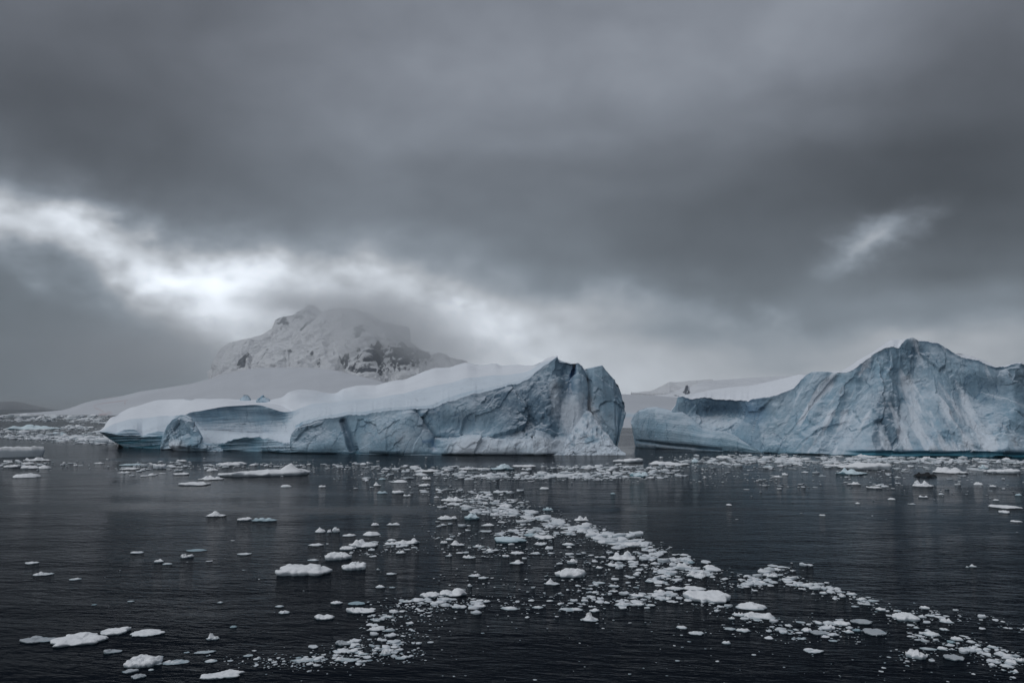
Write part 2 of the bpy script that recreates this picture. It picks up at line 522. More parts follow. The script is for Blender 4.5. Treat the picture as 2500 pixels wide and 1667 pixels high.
# ------------------------------------------------------------------ lofted ice bodies
class Loft:
    """A body swept left to right: at each column the section runs from under water up its front
    edge by edge (curves of height and distance) to the skyline and down its back."""

    def __init__(self, x0, x1, step, segs, seed):
        self.x = np.arange(x0, x1 + step * 0.5, step)
        self.segs = segs
        self.seed = seed

    def build(self, curves, back=15.0, under=0.5, hang=0.0):
        x = self.x
        cs = [(np.asarray(a, float) + 0 * x, np.asarray(b, float) + 0 * x) for a, b in curves]
        w, s = cs[0], cs[-1]
        hg = np.asarray(hang, float) + 0 * x        # columns that hang clear of the water (undercut ends)
        lowY = (w[1] + under) * (1 - hg) + (w[1] + 1.5) * hg
        bakY = (s[1] + back) * (1 - hg) + np.minimum(s[1] + 2.0, s[1] + back) * hg
        full = [(py_of(lowY, -2.0) * (1 - hg) + (w[0] - 0.3) * hg, lowY)] + cs + [(py_of(bakY, -2.0) * (1 - hg) + (w[0] - 1.0) * hg, bakY)]
        n = [3] + list(self.segs) + [8]
        PY, Y, SEG, TT = [], [], [], []
        for k in range(len(full) - 1):
            ts = np.linspace(0, 1, n[k] + 1)[(0 if k == 0 else 1):]
            for t_ in ts:
                PY.append(full[k][0] * (1 - t_) + full[k + 1][0] * t_)
                Y.append(full[k][1] * (1 - t_) + full[k + 1][1] * t_)
                SEG.append(k)
                TT.append(t_)
        self.PY, self.Y = np.array(PY), np.array(Y)
        self.SEG, self.TT = np.array(SEG), np.array(TT)
        self.PX = np.broadcast_to(x, self.PY.shape).copy()
        self.attrs = {k: np.zeros(self.PY.shape) for k in ('snow', 'clear', 'blue', 'vivid')}
        return self

    def push(self, amount, rows=None):            # towards the viewer's side, metres
        self.Y -= amount if rows is None else amount * rows[:, None]

    def blob(self, cx, cy, rx, ry, power=2.0):
        r = ((np.abs(self.PX - cx) / rx) ** power + (np.abs(self.PY - cy) / ry) ** power)
        return np.exp(-r)

    def line(self, pts, width):
        best = np.full(self.PX.shape, 1e9)
        for (ax, ay), (bx, by) in zip(pts[:-1], pts[1:]):
            vx, vy = bx - ax, by - ay
            t_ = np.clip(((self.PX - ax) * vx + (self.PY - ay) * vy) / (vx * vx + vy * vy), 0, 1)
            best = np.minimum(best, np.hypot(self.PX - ax - t_ * vx, self.PY - ay - t_ * vy))
        return np.exp(-(best / width) ** 2)

    def ridge(self, pts, left, right):
        """a buttress along a line down the face: plane flanks of the two widths"""
        p_ = np.array(pts, float)
        cx = np.interp(self.PY, p_[:, 1], p_[:, 0]) + 16 * fbm(np.stack([self.PX / 70, self.PY / 38, self.PX * 0 + p_[0, 0]], -1), 3, 19)
        dx_ = self.PX - cx
        return np.clip(1 - np.where(dx_ < 0, -dx_ / left, dx_ / right), 0, 1)

    def finish(self, disp):
        self.P = at(self.PX, self.PY, self.Y)
        nrm = grid_normals(self.P)
        flip = np.sign((nrm * (np.array([0, 0, CAM_H]) - self.P)).sum(-1, keepdims=True).mean())
        nrm = nrm * flip
        self.P = self.P + nrm * disp(self.P, nrm)[..., None]
        # close both ends
        l = self.P[:, :1].copy()
        r = self.P[:, -1:].copy()
        l[:] = l.mean(0, keepdims=True)
        r[:] = r.mean(0, keepdims=True)
        self.P = np.concatenate([l, self.P, r], 1)
        for k, a in self.attrs.items():
            self.attrs[k] = np.concatenate([a[:, :1], a, a[:, -1:]], 1)
        return self

    def part(self, name, rows, mat, parent):
        P = self.P[rows[0]:rows[1]]
        F = grid_faces(P.shape[0], P.shape[1])
        a = {k: v[rows[0]:rows[1]] for k, v in self.attrs.items() if v.any() or k == 'blue'}
        return link(name, mesh_from(name, P, F[:, ::-1] if self.flip_faces else F, a), mat, parent)

    flip_faces = False


def ice_disp(scale=1.0, seed=0, face=None, soft=None, flow=None, stretch=2.6):
    def f(P0, n):
        P = P0
        if flow is not None:          # fractures drawn out along the fall line: flow = sideways run per metre of drop
            P = np.stack([P0[..., 0] - flow * P0[..., 2], P0[..., 1], P0[..., 2] / stretch], -1)
        Q = P + 1.2 * np.stack([fbm(P / 5.0, 3, seed + 31), fbm(P / 5.0, 3, seed + 47), fbm(P / 5.0, 3, seed + 59)], -1)
        brk = sstep(fbm(P / 11.0, 2, seed + 71), -0.25, 0.30)          # broken here, smooth planes there
        d_ = 1.9 * fbm(P / 17.0, 3, seed) + 1.7 * facets(Q / 9.0, seed + 3, 0.8) + (0.15 + 0.65 * brk) * 0.85 * facets(Q / 3.4, seed + 5, 0.8)
        d_ = d_ + (0.1 + 0.9 * brk) * (0.22 * ridged(P / 3.2, 4, seed + 9) + 0.16 * facets(Q / 1.2, seed + 6, 0.8)) + 0.07 * fbm(P / 0.9, 3, seed + 13)
        d_ = d_ + (0.15 + 0.85 * brk) * (0.30 * facets(P0 / 1.7, seed + 15, 0.9) + 0.12 * facets(P0 / 0.7, seed + 16, 0.9))
        s_ = 0.75 * fbm(P0 / np.array([19.0, 11.0, 9.0]), 5, seed + 21, 0.42)
        return scale * (d_ * face + s_ * (1 - face) * (1.0 if soft is None else soft))
    return f


def empty(name, loc):
    o = bpy.data.objects.new(name, None)
    COL.objects.link(o)
    o.location = loc
    o.empty_display_size = 0.5
    return o


def under_parent(o, root):
    o.matrix_parent_inverse = root.matrix_world.inverted() if False else o.matrix_parent_inverse
    me = o.data
    me.transform(__import__('mathutils').Matrix.Translation(-root.location))
    return o


def jag(x, amp, seed, scale=14.0):
    P = np.stack([x / scale, x * 0 + seed * 3.7, x * 0], -1)
    return amp * fbm(P, 4, seed, 0.6)


# ---- left berg
berg = empty('iceberg', tuple(at(880, 1109, y_of(1109))))
tag(berg, 'long snow-capped iceberg with a jagged split peak at its right end', 'iceberg')
L = Loft(243, 1432, 1.5, (120, 12, 44, 44), 11)
x = x0L = L.x
water = curve([(243, 1092), (400, 1094), (480, 1097), (540, 1099), (620, 1101), (700, 1105), (870, 1108), (1000, 1110), (1440, 1110)], x)
yw = y_of(water)
w_py = curve([(243, 1055), (262, 1066), (280, 1077), (300, 1088), (320, 1092), (400, 1094), (480, 1097), (540, 1099), (620, 1101), (700, 1105), (870, 1108), (1000, 1110), (1440, 1110)], x)
l_py = curve([(243, 1054), (262, 1056), (285, 1061), (300, 1062), (330, 1062), (350, 1066), (400, 1063), (430, 1063), (500, 1078), (512, 1081), (528, 1081), (548, 1082), (560, 1077), (575, 1070),
              (600, 1067), (632, 1067), (645, 1071), (656, 1070), (668, 1074), (690, 1079), (708, 1081), (713, 1056), (722, 1046), (740, 1039), (780, 1025), (820, 1018), (850, 1013), (890, 1012), (940, 1003), (1000, 998), (1040, 998),
              (1060, 996), (1080, 985), (1110, 978), (1150, 962), (1180, 958), (1220, 947), (1270, 935), (1290, 927), (1310, 908), (1340, 885), (1360, 870), (1365, 881), (1375, 885), (1395, 888), (1404, 888), (1411, 886), (1420, 893), (1427, 905), (1440, 930)], x)
s_py = curve([(243, 1053), (255, 1040), (270, 1020), (300, 1005), (330, 992), (360, 983), (380, 978), (420, 975), (470, 972), (540, 973), (600, 977), (650, 976), (690, 968), (705, 956), (725, 952), (765, 951), (800, 956), (820, 957), (835, 947), (870, 942), (895, 943), (920, 942), (945, 933),
              (965, 928), (990, 926), (1000, 920), (1030, 907), (1060, 897), (1100, 897), (1120, 890), (1140, 885), (1165, 892), (1190, 890), (1210, 886), (1225, 893), (1250, 890), (1280, 893), (1300, 893), (1330, 880), (1355, 870), (1361, 867),
              (1365, 880), (1375, 884), (1395, 887), (1404, 887), (1411, 885), (1420, 892), (1427, 904), (1440, 929)], x)
rc = sstep(x, 700, 735)
l_py = l_py + jag(x, 2.2, 5) * sstep(x, 250, 300)
s_py = np.minimum(smooth(s_py, 13) * (1 - sstep(x, 1335, 1345)) + s_py * sstep(x, 1335, 1345), l_py - 1.0)
m_py = curve([(243, 1053.5), (262, 1053), (285, 1058), (300, 1050), (322, 1047), (335, 1051), (347, 1064), (365, 1057), (385, 1052), (400, 1054), (430, 1050), (485, 1049), (560, 1053), (630, 1058), (680, 1060), (700, 1060), (716, 1052)], x)
l_s = np.minimum(smooth(l_py, 41), l_py)
m_py = np.where(x < 716, np.minimum(smooth(m_py, 5), l_py - 0.5), np.minimum(l_s + 0.10 * (s_py - l_s), l_py - 0.3))
m_py = m_py + jag(x, 0.8, 8) * (1 - rc)
c_cor = curve([(430, 1018), (445, 1013), (470, 1006), (500, 1002), (530, 994), (555, 991), (590, 990), (615, 988), (640, 991), (660, 997), (690, 1006), (720, 1014)], x)
k_cor = sstep(x, 400, 470) * (1 - sstep(x, 640, 770))
c_py = k_cor * smooth(c_cor, 9) + (1 - k_cor) * 0.5 * (smooth(m_py, 61) + s_py)
c_py = np.minimum(c_py, m_py - 0.3)
s_py = np.minimum(s_py, c_py - 0.3)
set_l = curve([(243, -2.0), (300, -1.5), (400, 1), (500, 1.0), (640, 1.0), (710, 1.5), (730, 3), (900, 4), (1100, 8), (1250, 12), (1330, 15), (1440, 17)], x)
yl = yw + smooth(set_l, 15)
ym = yl + curve([(243, 0.5), (400, 1.0), (440, 10), (480, 11), (640, 11), (700, 8), (730, 2), (1300, 2.0), (1350, 0.7), (1440, 0.3)], x)
yc = ym + (k_cor * -3.5 + (1 - k_cor) * curve([(243, 3), (300, 14), (430, 18), (720, 18), (900, 26), (1200, 24), (1300, 10), (1350, 2), (1364, 0.3), (1440, 0.3)], x))
ysk = yc + curve([(243, 3), (300, 18), (430, 24), (600, 24), (720, 22), (900, 34), (1100, 42), (1250, 26), (1320, 10), (1355, 2), (1364, 0.3), (1440, 0.3)], x)
ymS, ycS, yskS = smooth(ym, 31), smooth(yc, 45), smooth(ysk, 61)
keep = sstep(x, 1335, 1350)
ym, yc, ysk = ym * keep + ymS * (1 - keep), yc * keep + ycS * (1 - keep), ysk * keep + yskS * (1 - keep)
c_py = np.minimum(smooth(c_py, 25), m_py - 0.3)
L.build([(w_py, yw), (l_py, yl), (m_py, ym), (c_py, yc), (s_py, ysk)], back=22, under=0.5, hang=1 - sstep(x, 298, 312))
faceK = (L.SEG <= 1) * 1.0
# how rugged each place of the face is
t_ = L.TT[:, None]
face = np.where((L.SEG == 1)[:, None], np.clip(np.minimum(t_ * 12, (1 - t_) * 9), 0.22, 1), 0.0) * np.ones_like(L.PX)
face = np.where((L.SEG == 0)[:, None], 0.2, face)
rug = curve([(243, 0.22), (390, 0.30), (500, 0.25), (520, 0.15), (555, 0.06), (640, 0.06), (652, 0.5), (700, 0.7), (730, 0.9), (830, 0.55), (900, 0.45), (1030, 0.55), (1075, 0.9), (1250, 1.05), (1330, 1.15), (1440, 0.8)], x)
face = face * rug[None, :]
face = np.where((L.SEG == 2)[:, None], 0.10 * (1 - rc)[None, :], face)
inface = (L.SEG == 1)[:, None] * 1.0
# low foot of the cliff: a toe that runs out to the water right of the alcove
L.push(inface * 2.2 * L.blob(690, 1100, 60, 22))
L.push(inface * -2.2 * L.blob(595, 1092, 42, 17, 4))                    # hollow under the arch
L.push(inface * 2.0 * L.blob(780, 1085, 60, 30))
L.push(inface * -1.8 * L.line([(838, 1030), (850, 1062), (858, 1090), (868, 1112)], 7))   # dark cleft
L.push(inface * 1.8 * L.blob(960, 1060, 80, 50))
L.push(inface * -1.5 * L.line([(1018, 1010), (1040, 1040), (1062, 1068), (1058, 1090)], 9))
L.push(inface * -2.0 * L.blob(1110, 1045, 40, 26))
L.push(inface * 1.8 * sstep(L.PY, 1064 + 7 * fbm(np.stack([L.PX / 40, L.PX * 0, L.PX * 0], -1), 3, 9), 1076) * sstep(L.PX, 1062, 1100))
L.push(inface * -0.8 * L.line([(1062, 1068), (1120, 1066), (1200, 1070), (1310, 1076)], 3))
L.push(inface * 2.2 * L.blob(1160, 1000, 50, 30))
L.push(inface * 2.2 * L.ridge([(1362, 868), (1345, 960), (1330, 1060)], 70, 26))
L.push(inface * -2.8 * L.blob(1300, 1040, 30, 40))
L.push(inface * -1.6 * L.blob(1390, 930, 14, 40, 4))
crack = L.line([(1404, 880), (1401, 900), (1396, 925), (1389, 945), (1388, 966)], 2.2)
L.push(inface * -2.5 * crack)
L.push((L.SEG >= 3)[:, None] * (2.2 * L.blob(748, 962, 40, 9) + 1.6 * L.blob(870, 950, 45, 9) - 1.8 * L.blob(800, 972, 45, 12) + 1.4 * L.blob(560, 984, 60, 6) - 1.6 * L.blob(620, 990, 60, 6) - 1.4 * L.blob(910, 960, 60, 10) + 1.5 * L.blob(1140, 900, 35, 10) - 1.2 * L.line([(520, 984), (560, 978), (605, 983), (645, 979), (690, 990), (710, 1002)], 2.5) - 0.9 * L.line([(700, 962), (730, 956), (790, 962), (830, 966)], 3) - 0.8 * L.line([(845, 955), (900, 952), (960, 940), (1030, 915)], 3)))
riml = np.exp(-np.clip(L.PY - l_py[None, :], 0, 99) / (6 + 4 * fbm(np.stack([L.PX / 30, L.PX * 0, L.PX * 0], -1), 3, 35))) * sstep(L.PX, 715, 740) * (1 - 0.5 * sstep(L.PX, 760, 900) * (1 - sstep(L.PX, 1040, 1090)))
A = L.attrs
footl = np.exp(-np.clip(w_py[None, :] - L.PY, 0, 99) / 3.5) * inface * (x > 640)[None, :]
L.push(-0.9 * footl)
A['blue'] += 0.0
A['blue'][:] = inface * (0.95 * (L.PX < 410) * sstep(L.PY, 1058, 1068) * np.clip(0.62 + 0.9 * fbm(np.stack([L.PX / 70, (L.PY + 0.05 * L.PX) / 7, L.PX * 0], -1), 3, 5), 0.15, 1) + 0.55 * L.blob(600, 1070, 55, 5, 4) + 0.30 * L.blob(590, 1090, 55, 14, 4))
A['blue'][:] += (L.SEG == 0)[:, None] * 0.8 * (L.PX < 640)
A['blue'][:] += inface * 0.5 * L.blob(535, 1090, 22, 9) + 0.75 * footl
A['vivid'][:] = inface * np.clip(1.1 * L.line([(1404, 880), (1401, 900), (1396, 925), (1389, 945), (1388, 966)], 3.2) + 0.25 * L.blob(1396, 945, 16, 28), 0, 1)
A['vivid'][:] += inface * 0.5 * L.line([(860, 1080), (1055, 1078), (1062, 1095)], 4) * (L.PX > 1030)
A['clear'][:] = inface * np.clip(1.2 * L.blob(1300, 1000, 85, 85) + 0.5 * L.blob(1200, 960, 110, 40) + 0.9 * L.blob(1180, 962, 40, 10) + 0.6 * L.blob(1060, 1010, 40, 16) + 0.7 * L.line([(838, 1030), (850, 1062), (858, 1090), (868, 1112)], 8) + 0.5 * L.line([(1018, 1010), (1040, 1040), (1062, 1068)], 9) + 0.35 * L.blob(770, 1050, 60, 30) + 0.20 + 0.9 * riml, 0, 1)  # clear ice and painted shade: clefts, peak face, dark rim under the edge
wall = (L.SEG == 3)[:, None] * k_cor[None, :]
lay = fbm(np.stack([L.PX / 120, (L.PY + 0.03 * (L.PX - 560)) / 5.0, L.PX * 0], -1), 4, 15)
A['clear'][:] += wall * np.clip(0.55 * sstep(L.TT[:, None], 0.55, 0.97) + 0.45 * lay + 0.05, 0, 1)  # shade under the cornice, painted as darkening towards the wall top
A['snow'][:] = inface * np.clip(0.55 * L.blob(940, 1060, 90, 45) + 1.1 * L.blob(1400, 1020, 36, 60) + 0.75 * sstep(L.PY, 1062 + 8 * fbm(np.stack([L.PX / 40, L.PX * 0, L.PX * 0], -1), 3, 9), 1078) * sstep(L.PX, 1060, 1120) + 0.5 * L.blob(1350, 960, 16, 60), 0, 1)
A['snow'][:] += (L.SEG == 3)[:, None] * np.clip(1 - k_cor[None, :] * (0.25 + 0.75 * sstep(L.TT[:, None], 0.05, 0.85)) - 0.35 * lay * k_cor[None, :], 0, 1)  # snow thins towards the cornice as part of that painted shade
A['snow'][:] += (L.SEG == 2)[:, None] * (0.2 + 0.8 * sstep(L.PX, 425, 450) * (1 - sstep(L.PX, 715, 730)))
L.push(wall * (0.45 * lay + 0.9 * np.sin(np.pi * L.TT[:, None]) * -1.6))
strata = (L.SEG <= 2)[:, None] * (1 - rc)[None, :] * 0.55 * fbm(np.stack([L.PX / 110, (L.PY + 0.02 * L.PX) / 4.5, L.PX * 0], -1), 3, 3)
L.push(strata)
L.finish(ice_disp(0.9, 11, face, flow=curve([(243, 0.0), (900, 0.1), (1200, 0.5), (1432, 0.2)], x0L)[None, :], stretch=1.7, soft=np.where((L.SEG >= 3)[:, None], 1.0, 0.5)))
r_face = int(np.argmax(L.SEG == 2))
r_cap = int(np.argmax(L.SEG == 4))
L.part('ice_cliff', (0, r_face), M_ICE, berg)
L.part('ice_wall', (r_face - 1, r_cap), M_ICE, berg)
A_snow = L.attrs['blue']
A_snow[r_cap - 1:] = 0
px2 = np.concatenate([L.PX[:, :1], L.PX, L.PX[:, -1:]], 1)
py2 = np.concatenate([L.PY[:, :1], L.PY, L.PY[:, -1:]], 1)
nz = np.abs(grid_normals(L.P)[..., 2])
A_snow[r_cap - 1:] = (sstep(nz, 0.80, 0.25) * 0.40 + 0.35 * np.exp(-((px2 - 830) / 90) ** 2 - ((py2 - 975) / 22) ** 2))[r_cap - 1:]  # blue shading of steep snow and hummock hollows painted into the cap
L.part('snow_cap', (r_cap - 1, len(L.SEG)), M_SNOW, berg)

# pinnacle in front of the hollow
pin = Loft(393, 545, 0.8, (90, 6), 23)
x = pin.x
water = curve([(393, 1096), (480, 1100), (545, 1101)], x)
yw = y_of(water) - 1.5
s_py = curve([(393, 1086), (398, 1066), (403, 1052), (410, 1036), (420, 1024), (432, 1018), (443, 1012), (455, 1015), (466, 1022), (468, 1033), (478, 1048), (488, 1065), (495, 1077), (508, 1082), (525, 1083), (538, 1087), (545, 1098)], x) + jag(x, 1.5, 4, 9)
top_set = curve([(393, 1), (420, 3), (445, 5), (470, 4), (500, 2), (545, 1)], x)
pin.build([(np.maximum(water, s_py + 1), yw), (s_py + 0.7, yw + top_set), (s_py, yw + top_set + 1.0)], back=8)
fl = (pin.SEG == 1)[:, None] * 1.0
pin.push(fl * 2.0 * pin.blob(432, 1090, 34, 18))
pin.push(fl * 0.9 * pin.ridge([(455, 1012), (462, 1060), (475, 1098)], 30, 30))
pin.push(fl * -1.0 * pin.line([(466, 1058), (470, 1080), (472, 1090)], 3))
pin.attrs['clear'][:] = fl * np.clip(0.95 * pin.blob(435, 1040, 40, 32) + 0.6 * pin.blob(515, 1094, 30, 8), 0, 1)
pin.attrs['snow'][:] = fl * np.clip(0.9 * pin.blob(432, 1088, 36, 14), 0, 1)
pin.attrs['blue'][:] = fl * np.clip(0.3 * pin.blob(480, 1085, 14, 20), 0, 1)
pf_ = np.where((pin.SEG == 1)[:, None], np.clip(np.minimum(pin.TT[:, None] * 10, (1 - pin.TT[:, None]) * 8), 0.3, 1), 0.3) * np.ones_like(pin.PX)
pin.finish(ice_disp(0.8, 29, pf_))
pin.part('ice_pinnacle', (0, len(pin.SEG)), M_ICE, berg)

# block split off right of the blue crack
blk = Loft(1398, 1526, 0.8, (120, 5), 37)
x = blk.x
yb = float(y_of(1110.0)) + 7
s_py = curve([(1398, 912), (1404, 892), (1411, 886), (1420, 893), (1426, 903), (1440, 898), (1458, 893), (1471, 890), (1480, 902), (1492, 915), (1502, 927), (1510, 945), (1518, 965), (1523, 982), (1526, 1003)], x)
b_py = curve([(1398, 1108), (1505, 1108), (1507, 1086), (1513, 1062), (1520, 1040), (1524, 1022), (1526, 1006)], x)
lean = curve([(1398, 10), (1425, 11), (1470, 9), (1526, 7)], x)
y0 = yb + curve([(1398, 3), (1450, 0), (1500, 1.5), (1526, 6)], x)
blk.build([(b_py, y0), (s_py + 0.8, y0 + lean), (s_py, y0 + lean + 1.5)], back=16, under=1, hang=sstep(x, 1504, 1508))
fl = (blk.SEG == 1)[:, None] * 1.0
blk.push(fl * -0.9 * blk.line([(1426, 900), (1436, 950), (1440, 1010)], 8))
blk.push(fl * -1.6 * blk.line([(1506, 1085), (1514, 1040), (1522, 985)], 4))
blk.attrs['clear'][:] = fl * np.clip(0.55 * blk.blob(1470, 950, 40, 55) + 0.35 * blk.line([(1506, 1085), (1514, 1040), (1522, 985)], 7) + 0.3 * blk.blob(1413, 900, 9, 14, 4), 0, 1)
blk.attrs['snow'][:] = fl * np.clip(0.8 * blk.line([(1422, 920), (1432, 980), (1425, 1050)], 13) + 1.1 * blk.blob(1435, 1030, 40, 50), 0, 1)
bf = np.where((blk.SEG == 1)[:, None], np.clip(np.minimum(blk.TT[:, None] * 10, (1 - blk.TT[:, None]) * 7), 0.25, 1), 0.25) * np.ones_like(blk.PX) * 0.5
blk.finish(ice_disp(1.0, 41, bf))
blk.part('split_block', (0, len(blk.SEG)), M_ICE, berg)

# snow and rubble apron at the foot of the peak
apr = Loft(1296, 1527, 0.8, (90, 14), 51)
x = apr.x
yw = float(y_of(1110.0)) - 1.6
s_py = smooth(curve([(1296, 1108), (1310, 1101), (1335, 1090), (1360, 1074), (1385, 1052), (1405, 1028), (1420, 1006), (1432, 1000), (1444, 1012), (1458, 1030), (1476, 1053), (1500, 1083), (1520, 1102), (1527, 1109)], x), 9) + jag(x, 5.0, 6, 22)
s_py = np.minimum(s_py, 1109.5)
hh = np.clip((1110 - s_py) / 125, 0, 1)
apr.build([(np.full_like(x, 1111.0), yw + 0 * x), (s_py * 0.45 + 1111 * 0.55, yw + 3.6 * hh + 0.6), (s_py, yw + 2.5 + 10 * hh)], back=3)
ap = (apr.SEG <= 2)[:, None] * 1.0
patchy = fbm(np.stack([(apr.PX + 0.3 * apr.PY) / 16, apr.PY / 12, apr.PX * 0], -1), 4, 61)
apr.attrs['snow'][:] = ap * np.clip(0.72 + 0.7 * patchy - 0.45 * apr.blob(1440, 1078, 16, 9) + 0.3 * sstep(apr.PY, 1060, 1100), 0, 1)
apr.attrs['clear'][:] = ap * np.clip(0.15 - 0.4 * patchy, 0, 1)


def rubble(P, n):
    return (0.9 * fbm(P / 7.0, 3, 63) + 0.55 * facets(P / 2.2, 65, 0.9) + 0.30 * facets(P / 0.9, 66, 0.9) + 0.15 * ridged(P / 1.8, 3, 67)) * np.where((apr.SEG <= 2)[:, None], np.where((apr.SEG == 2)[:, None], np.clip(1.15 - apr.TT[:, None], 0.3, 1), 0.8), 0.2)


apr.finish(rubble)
apr.part('snow_apron', (0, len(apr.SEG)), M_ICE, berg)
# two little ice blocks on the crest of the snow
for cx, cy, w_, h_, sd in ((600, 979, 34, 15, 3), (642, 979, 32, 11, 8)):
    k = Loft(cx - w_ / 2, cx + w_ / 2, 0.8, (14, 6), sd)
    sx = k.x
    u_ = (sx - cx) / (w_ / 2)
    yy = float(np.interp(cx, L.x, ysk)) - 2
    sp = cy - h_ * np.clip(1 - np.abs(u_) ** 2.4, 0, 1) * (1 + 0.25 * jag(sx, 1, sd, 6))
    k.build([(cy + 0 * sx, yy - 2 + 0 * sx), (sp + 0.6, yy + 0 * sx), (sp, yy + 1.5 + 0 * sx)], back=2)
    k.finish(ice_disp(0.35, sd * 7, np.ones_like(k.PX)))
    k.part('ice_block', (0, len(k.SEG)), M_ICE, berg)

# ---- right berg
berg2 = empty('iceberg', tuple(at(2150, 1110, y_of(1110))))
tag(berg2, 'tall peaked iceberg of blue-grey ice filling the right edge', 'iceberg')
Rb = Loft(1640, 2900, 1.6, (150, 8, 34), 71)
x = Rb.x
water = curve([(1640, 1098), (1740, 1100), (1850, 1104), (1900, 1106), (2000, 1109), (2090, 1112), (2500, 1115), (2900, 1116)], x)
yw = y_of(water) + smooth(curve([(1640, 6), (1800, 5.5), (1870, 1), (1885, 0), (2900, 0)], x), 9)
l_py = curve([(1640, 1002), (1650, 988), (1655, 969), (1665, 968), (1690, 974), (1720, 970), (1750, 975), (1800, 978), (1830, 979), (1850, 977), (1880, 970), (1900, 963), (1920, 957), (1940, 946), (1955, 930), (1970, 916), (1985, 908),
              (2010, 908), (2055, 908), (2066, 910), (2078, 904), (2090, 895), (2110, 880), (2130, 866), (2150, 853), (2165, 846), (2182, 844), (2194, 848), (2201, 838), (2215, 830), (2228, 828), (2240, 833), (2265, 834), (2290, 840), (2310, 851), (2330, 865),
              (2350, 873), (2390, 882), (2410, 891), (2430, 897), (2455, 895), (2480, 888), (2492, 887), (2502, 893), (2560, 930), (2700, 985), (2840, 1060), (2900, 1100)], x) + jag(x, 2.0, 15)
s_py = curve([(1640, 1000), (1650, 986), (1655, 966), (1680, 962), (1750, 950), (1850, 936), (1900, 925), (1940, 917), (1960, 914), (1975, 912), (1985, 906), (2055, 906), (2070, 898), (2100, 876), (2130, 859), (2150, 846), (2165, 834), (2180, 829), (2205, 829),
              (2228, 826), (2240, 831), (2265, 833), (2290, 838), (2310, 849), (2330, 862), (2345, 863), (2370, 869), (2400, 880), (2430, 894), (2455, 893), (2492, 885), (2502, 891), (2560, 928), (2700, 983), (2840, 1058), (2900, 1098)], x)
s_py = np.minimum(s_py, l_py - 1.0)
m_py = l_py + 0.12 * (s_py - l_py)
set_l = curve([(1640, 4), (1700, 7), (1900, 9), (1985, 14), (2100, 18), (2230, 24), (2330, 20), (2430, 15), (2500, 17), (2700, 10), (2900, 3)], x)
yl = yw + set_l
ym = yl + 1.5
ysk = ym + smooth(curve([(1640, 1), (1660, 14), (1700, 34), (1900, 40), (1950, 24), (1980, 6), (2050, 6), (2075, 9), (2130, 9), (2170, 4), (2230, 2), (2330, 3), (2350, 9), (2400, 9), (2430, 3), (2900, 3)], x), 9)
w_py = py_of(yw, 0.0)
Rb.build([(w_py, yw), (l_py, yl), (m_py, ym), (s_py, ysk)], back=26)
inf = (Rb.SEG == 1)[:, None] * 1.0
# concave slope: the foot runs out, the crest is steep
Rb.push(-inf * (3.0 * np.sin(np.pi * Rb.TT[:, None])) * sstep(Rb.PX, 1900, 2100))
Rb.push(inf * 2.8 * Rb.ridge([(2185, 865), (2150, 960), (2128, 1110)], 85, 55))
Rb.push(inf * 2.2 * Rb.ridge([(2085, 920), (2030, 1010), (1985, 1110)], 60, 45))
Rb.push(inf * 1.4 * Rb.ridge([(2020, 908), (1985, 960), (1950, 1110)], 50, 30))
Rb.push(inf * 2.0 * Rb.ridge([(1870, 975), (1850, 1040), (1860, 1104)], 45, 40))
Rb.push(inf * -5.0 * Rb.blob(1765, 1010, 75, 26))
Rb.push(inf * -1.6 * Rb.blob(2240, 865, 22, 16))
Rb.push(inf * 2.6 * Rb.blob(2300, 1040, 110, 90))
Rb.push(inf * -2.4 * Rb.blob(2400, 960, 60, 40))
Rb.push(inf * 2.0 * Rb.ridge([(2490, 890), (2470, 1000), (2450, 1110)], 50, 50))
foot = sstep(Rb.PX, 2040, 2110) * inf
band = np.exp(-((Rb.PY - (w_py[None, :] - 6)) / 5.0) ** 2)
Rb.push(-1.6 * foot * band)
RA = Rb.attrs
rimk = np.exp(-np.clip(Rb.PY - l_py[None, :], 0, 99) / (7 + 5 * fbm(np.stack([Rb.PX / 30, Rb.PX * 0, Rb.PX * 0], -1), 3, 33))) * (sstep(Rb.PX, 1655, 1670) * (1 - sstep(Rb.PX, 1930, 1990)) + sstep(Rb.PX, 2215, 2240))
foot2 = np.exp(-np.clip(w_py[None, :] - Rb.PY, 0, 99) / 4.0) * inf
streak = fbm(np.stack([(Rb.PX + 0.55 * (Rb.PY - 900)) / 26, (Rb.PY - 0.2 * Rb.PX) / 130, Rb.PX * 0], -1), 4, 77)
streak2 = fbm(np.stack([(Rb.PX - 0.5 * (Rb.PY - 900)) / 30, Rb.PY / 110, Rb.PX * 0 + 5], -1), 4, 83)
low = sstep(Rb.PY, 880, 1090)
left_ = sstep(Rb.PX, 2170, 2110)
RA['snow'][:] = inf * np.clip(left_ * (0.30 + 1.3 * streak) * sstep(Rb.PX, 1880, 1960) + (1 - left_) * (-0.12 + 0.55 * low + 1.1 * streak2) * sstep(Rb.PX, 2560, 2380) + 0.5 * Rb.blob(2300, 1000, 80, 50) + 0.4 * Rb.blob(2400, 1085, 120, 20), 0, 0.95) * (1 - 0.9 * foot * sstep(Rb.PY, w_py[None, :] - 16, w_py[None, :] - 10))
RA['clear'][:] = inf * np.clip(0.6 * Rb.blob(2165, 1040, 38, 75, 4) + 0.75 * Rb.blob(1770, 1000, 80, 20) + 0.6 * Rb.blob(2250, 868, 50, 26) + 0.45 * Rb.blob(2420, 950, 90, 60) + 0.5 * Rb.blob(2150, 862, 40, 14) + 0.22 + 0.9 * rimk, 0, 1)  # clear ice and painted shade: scoop, right-facing facet, peak hollow, rim under edge
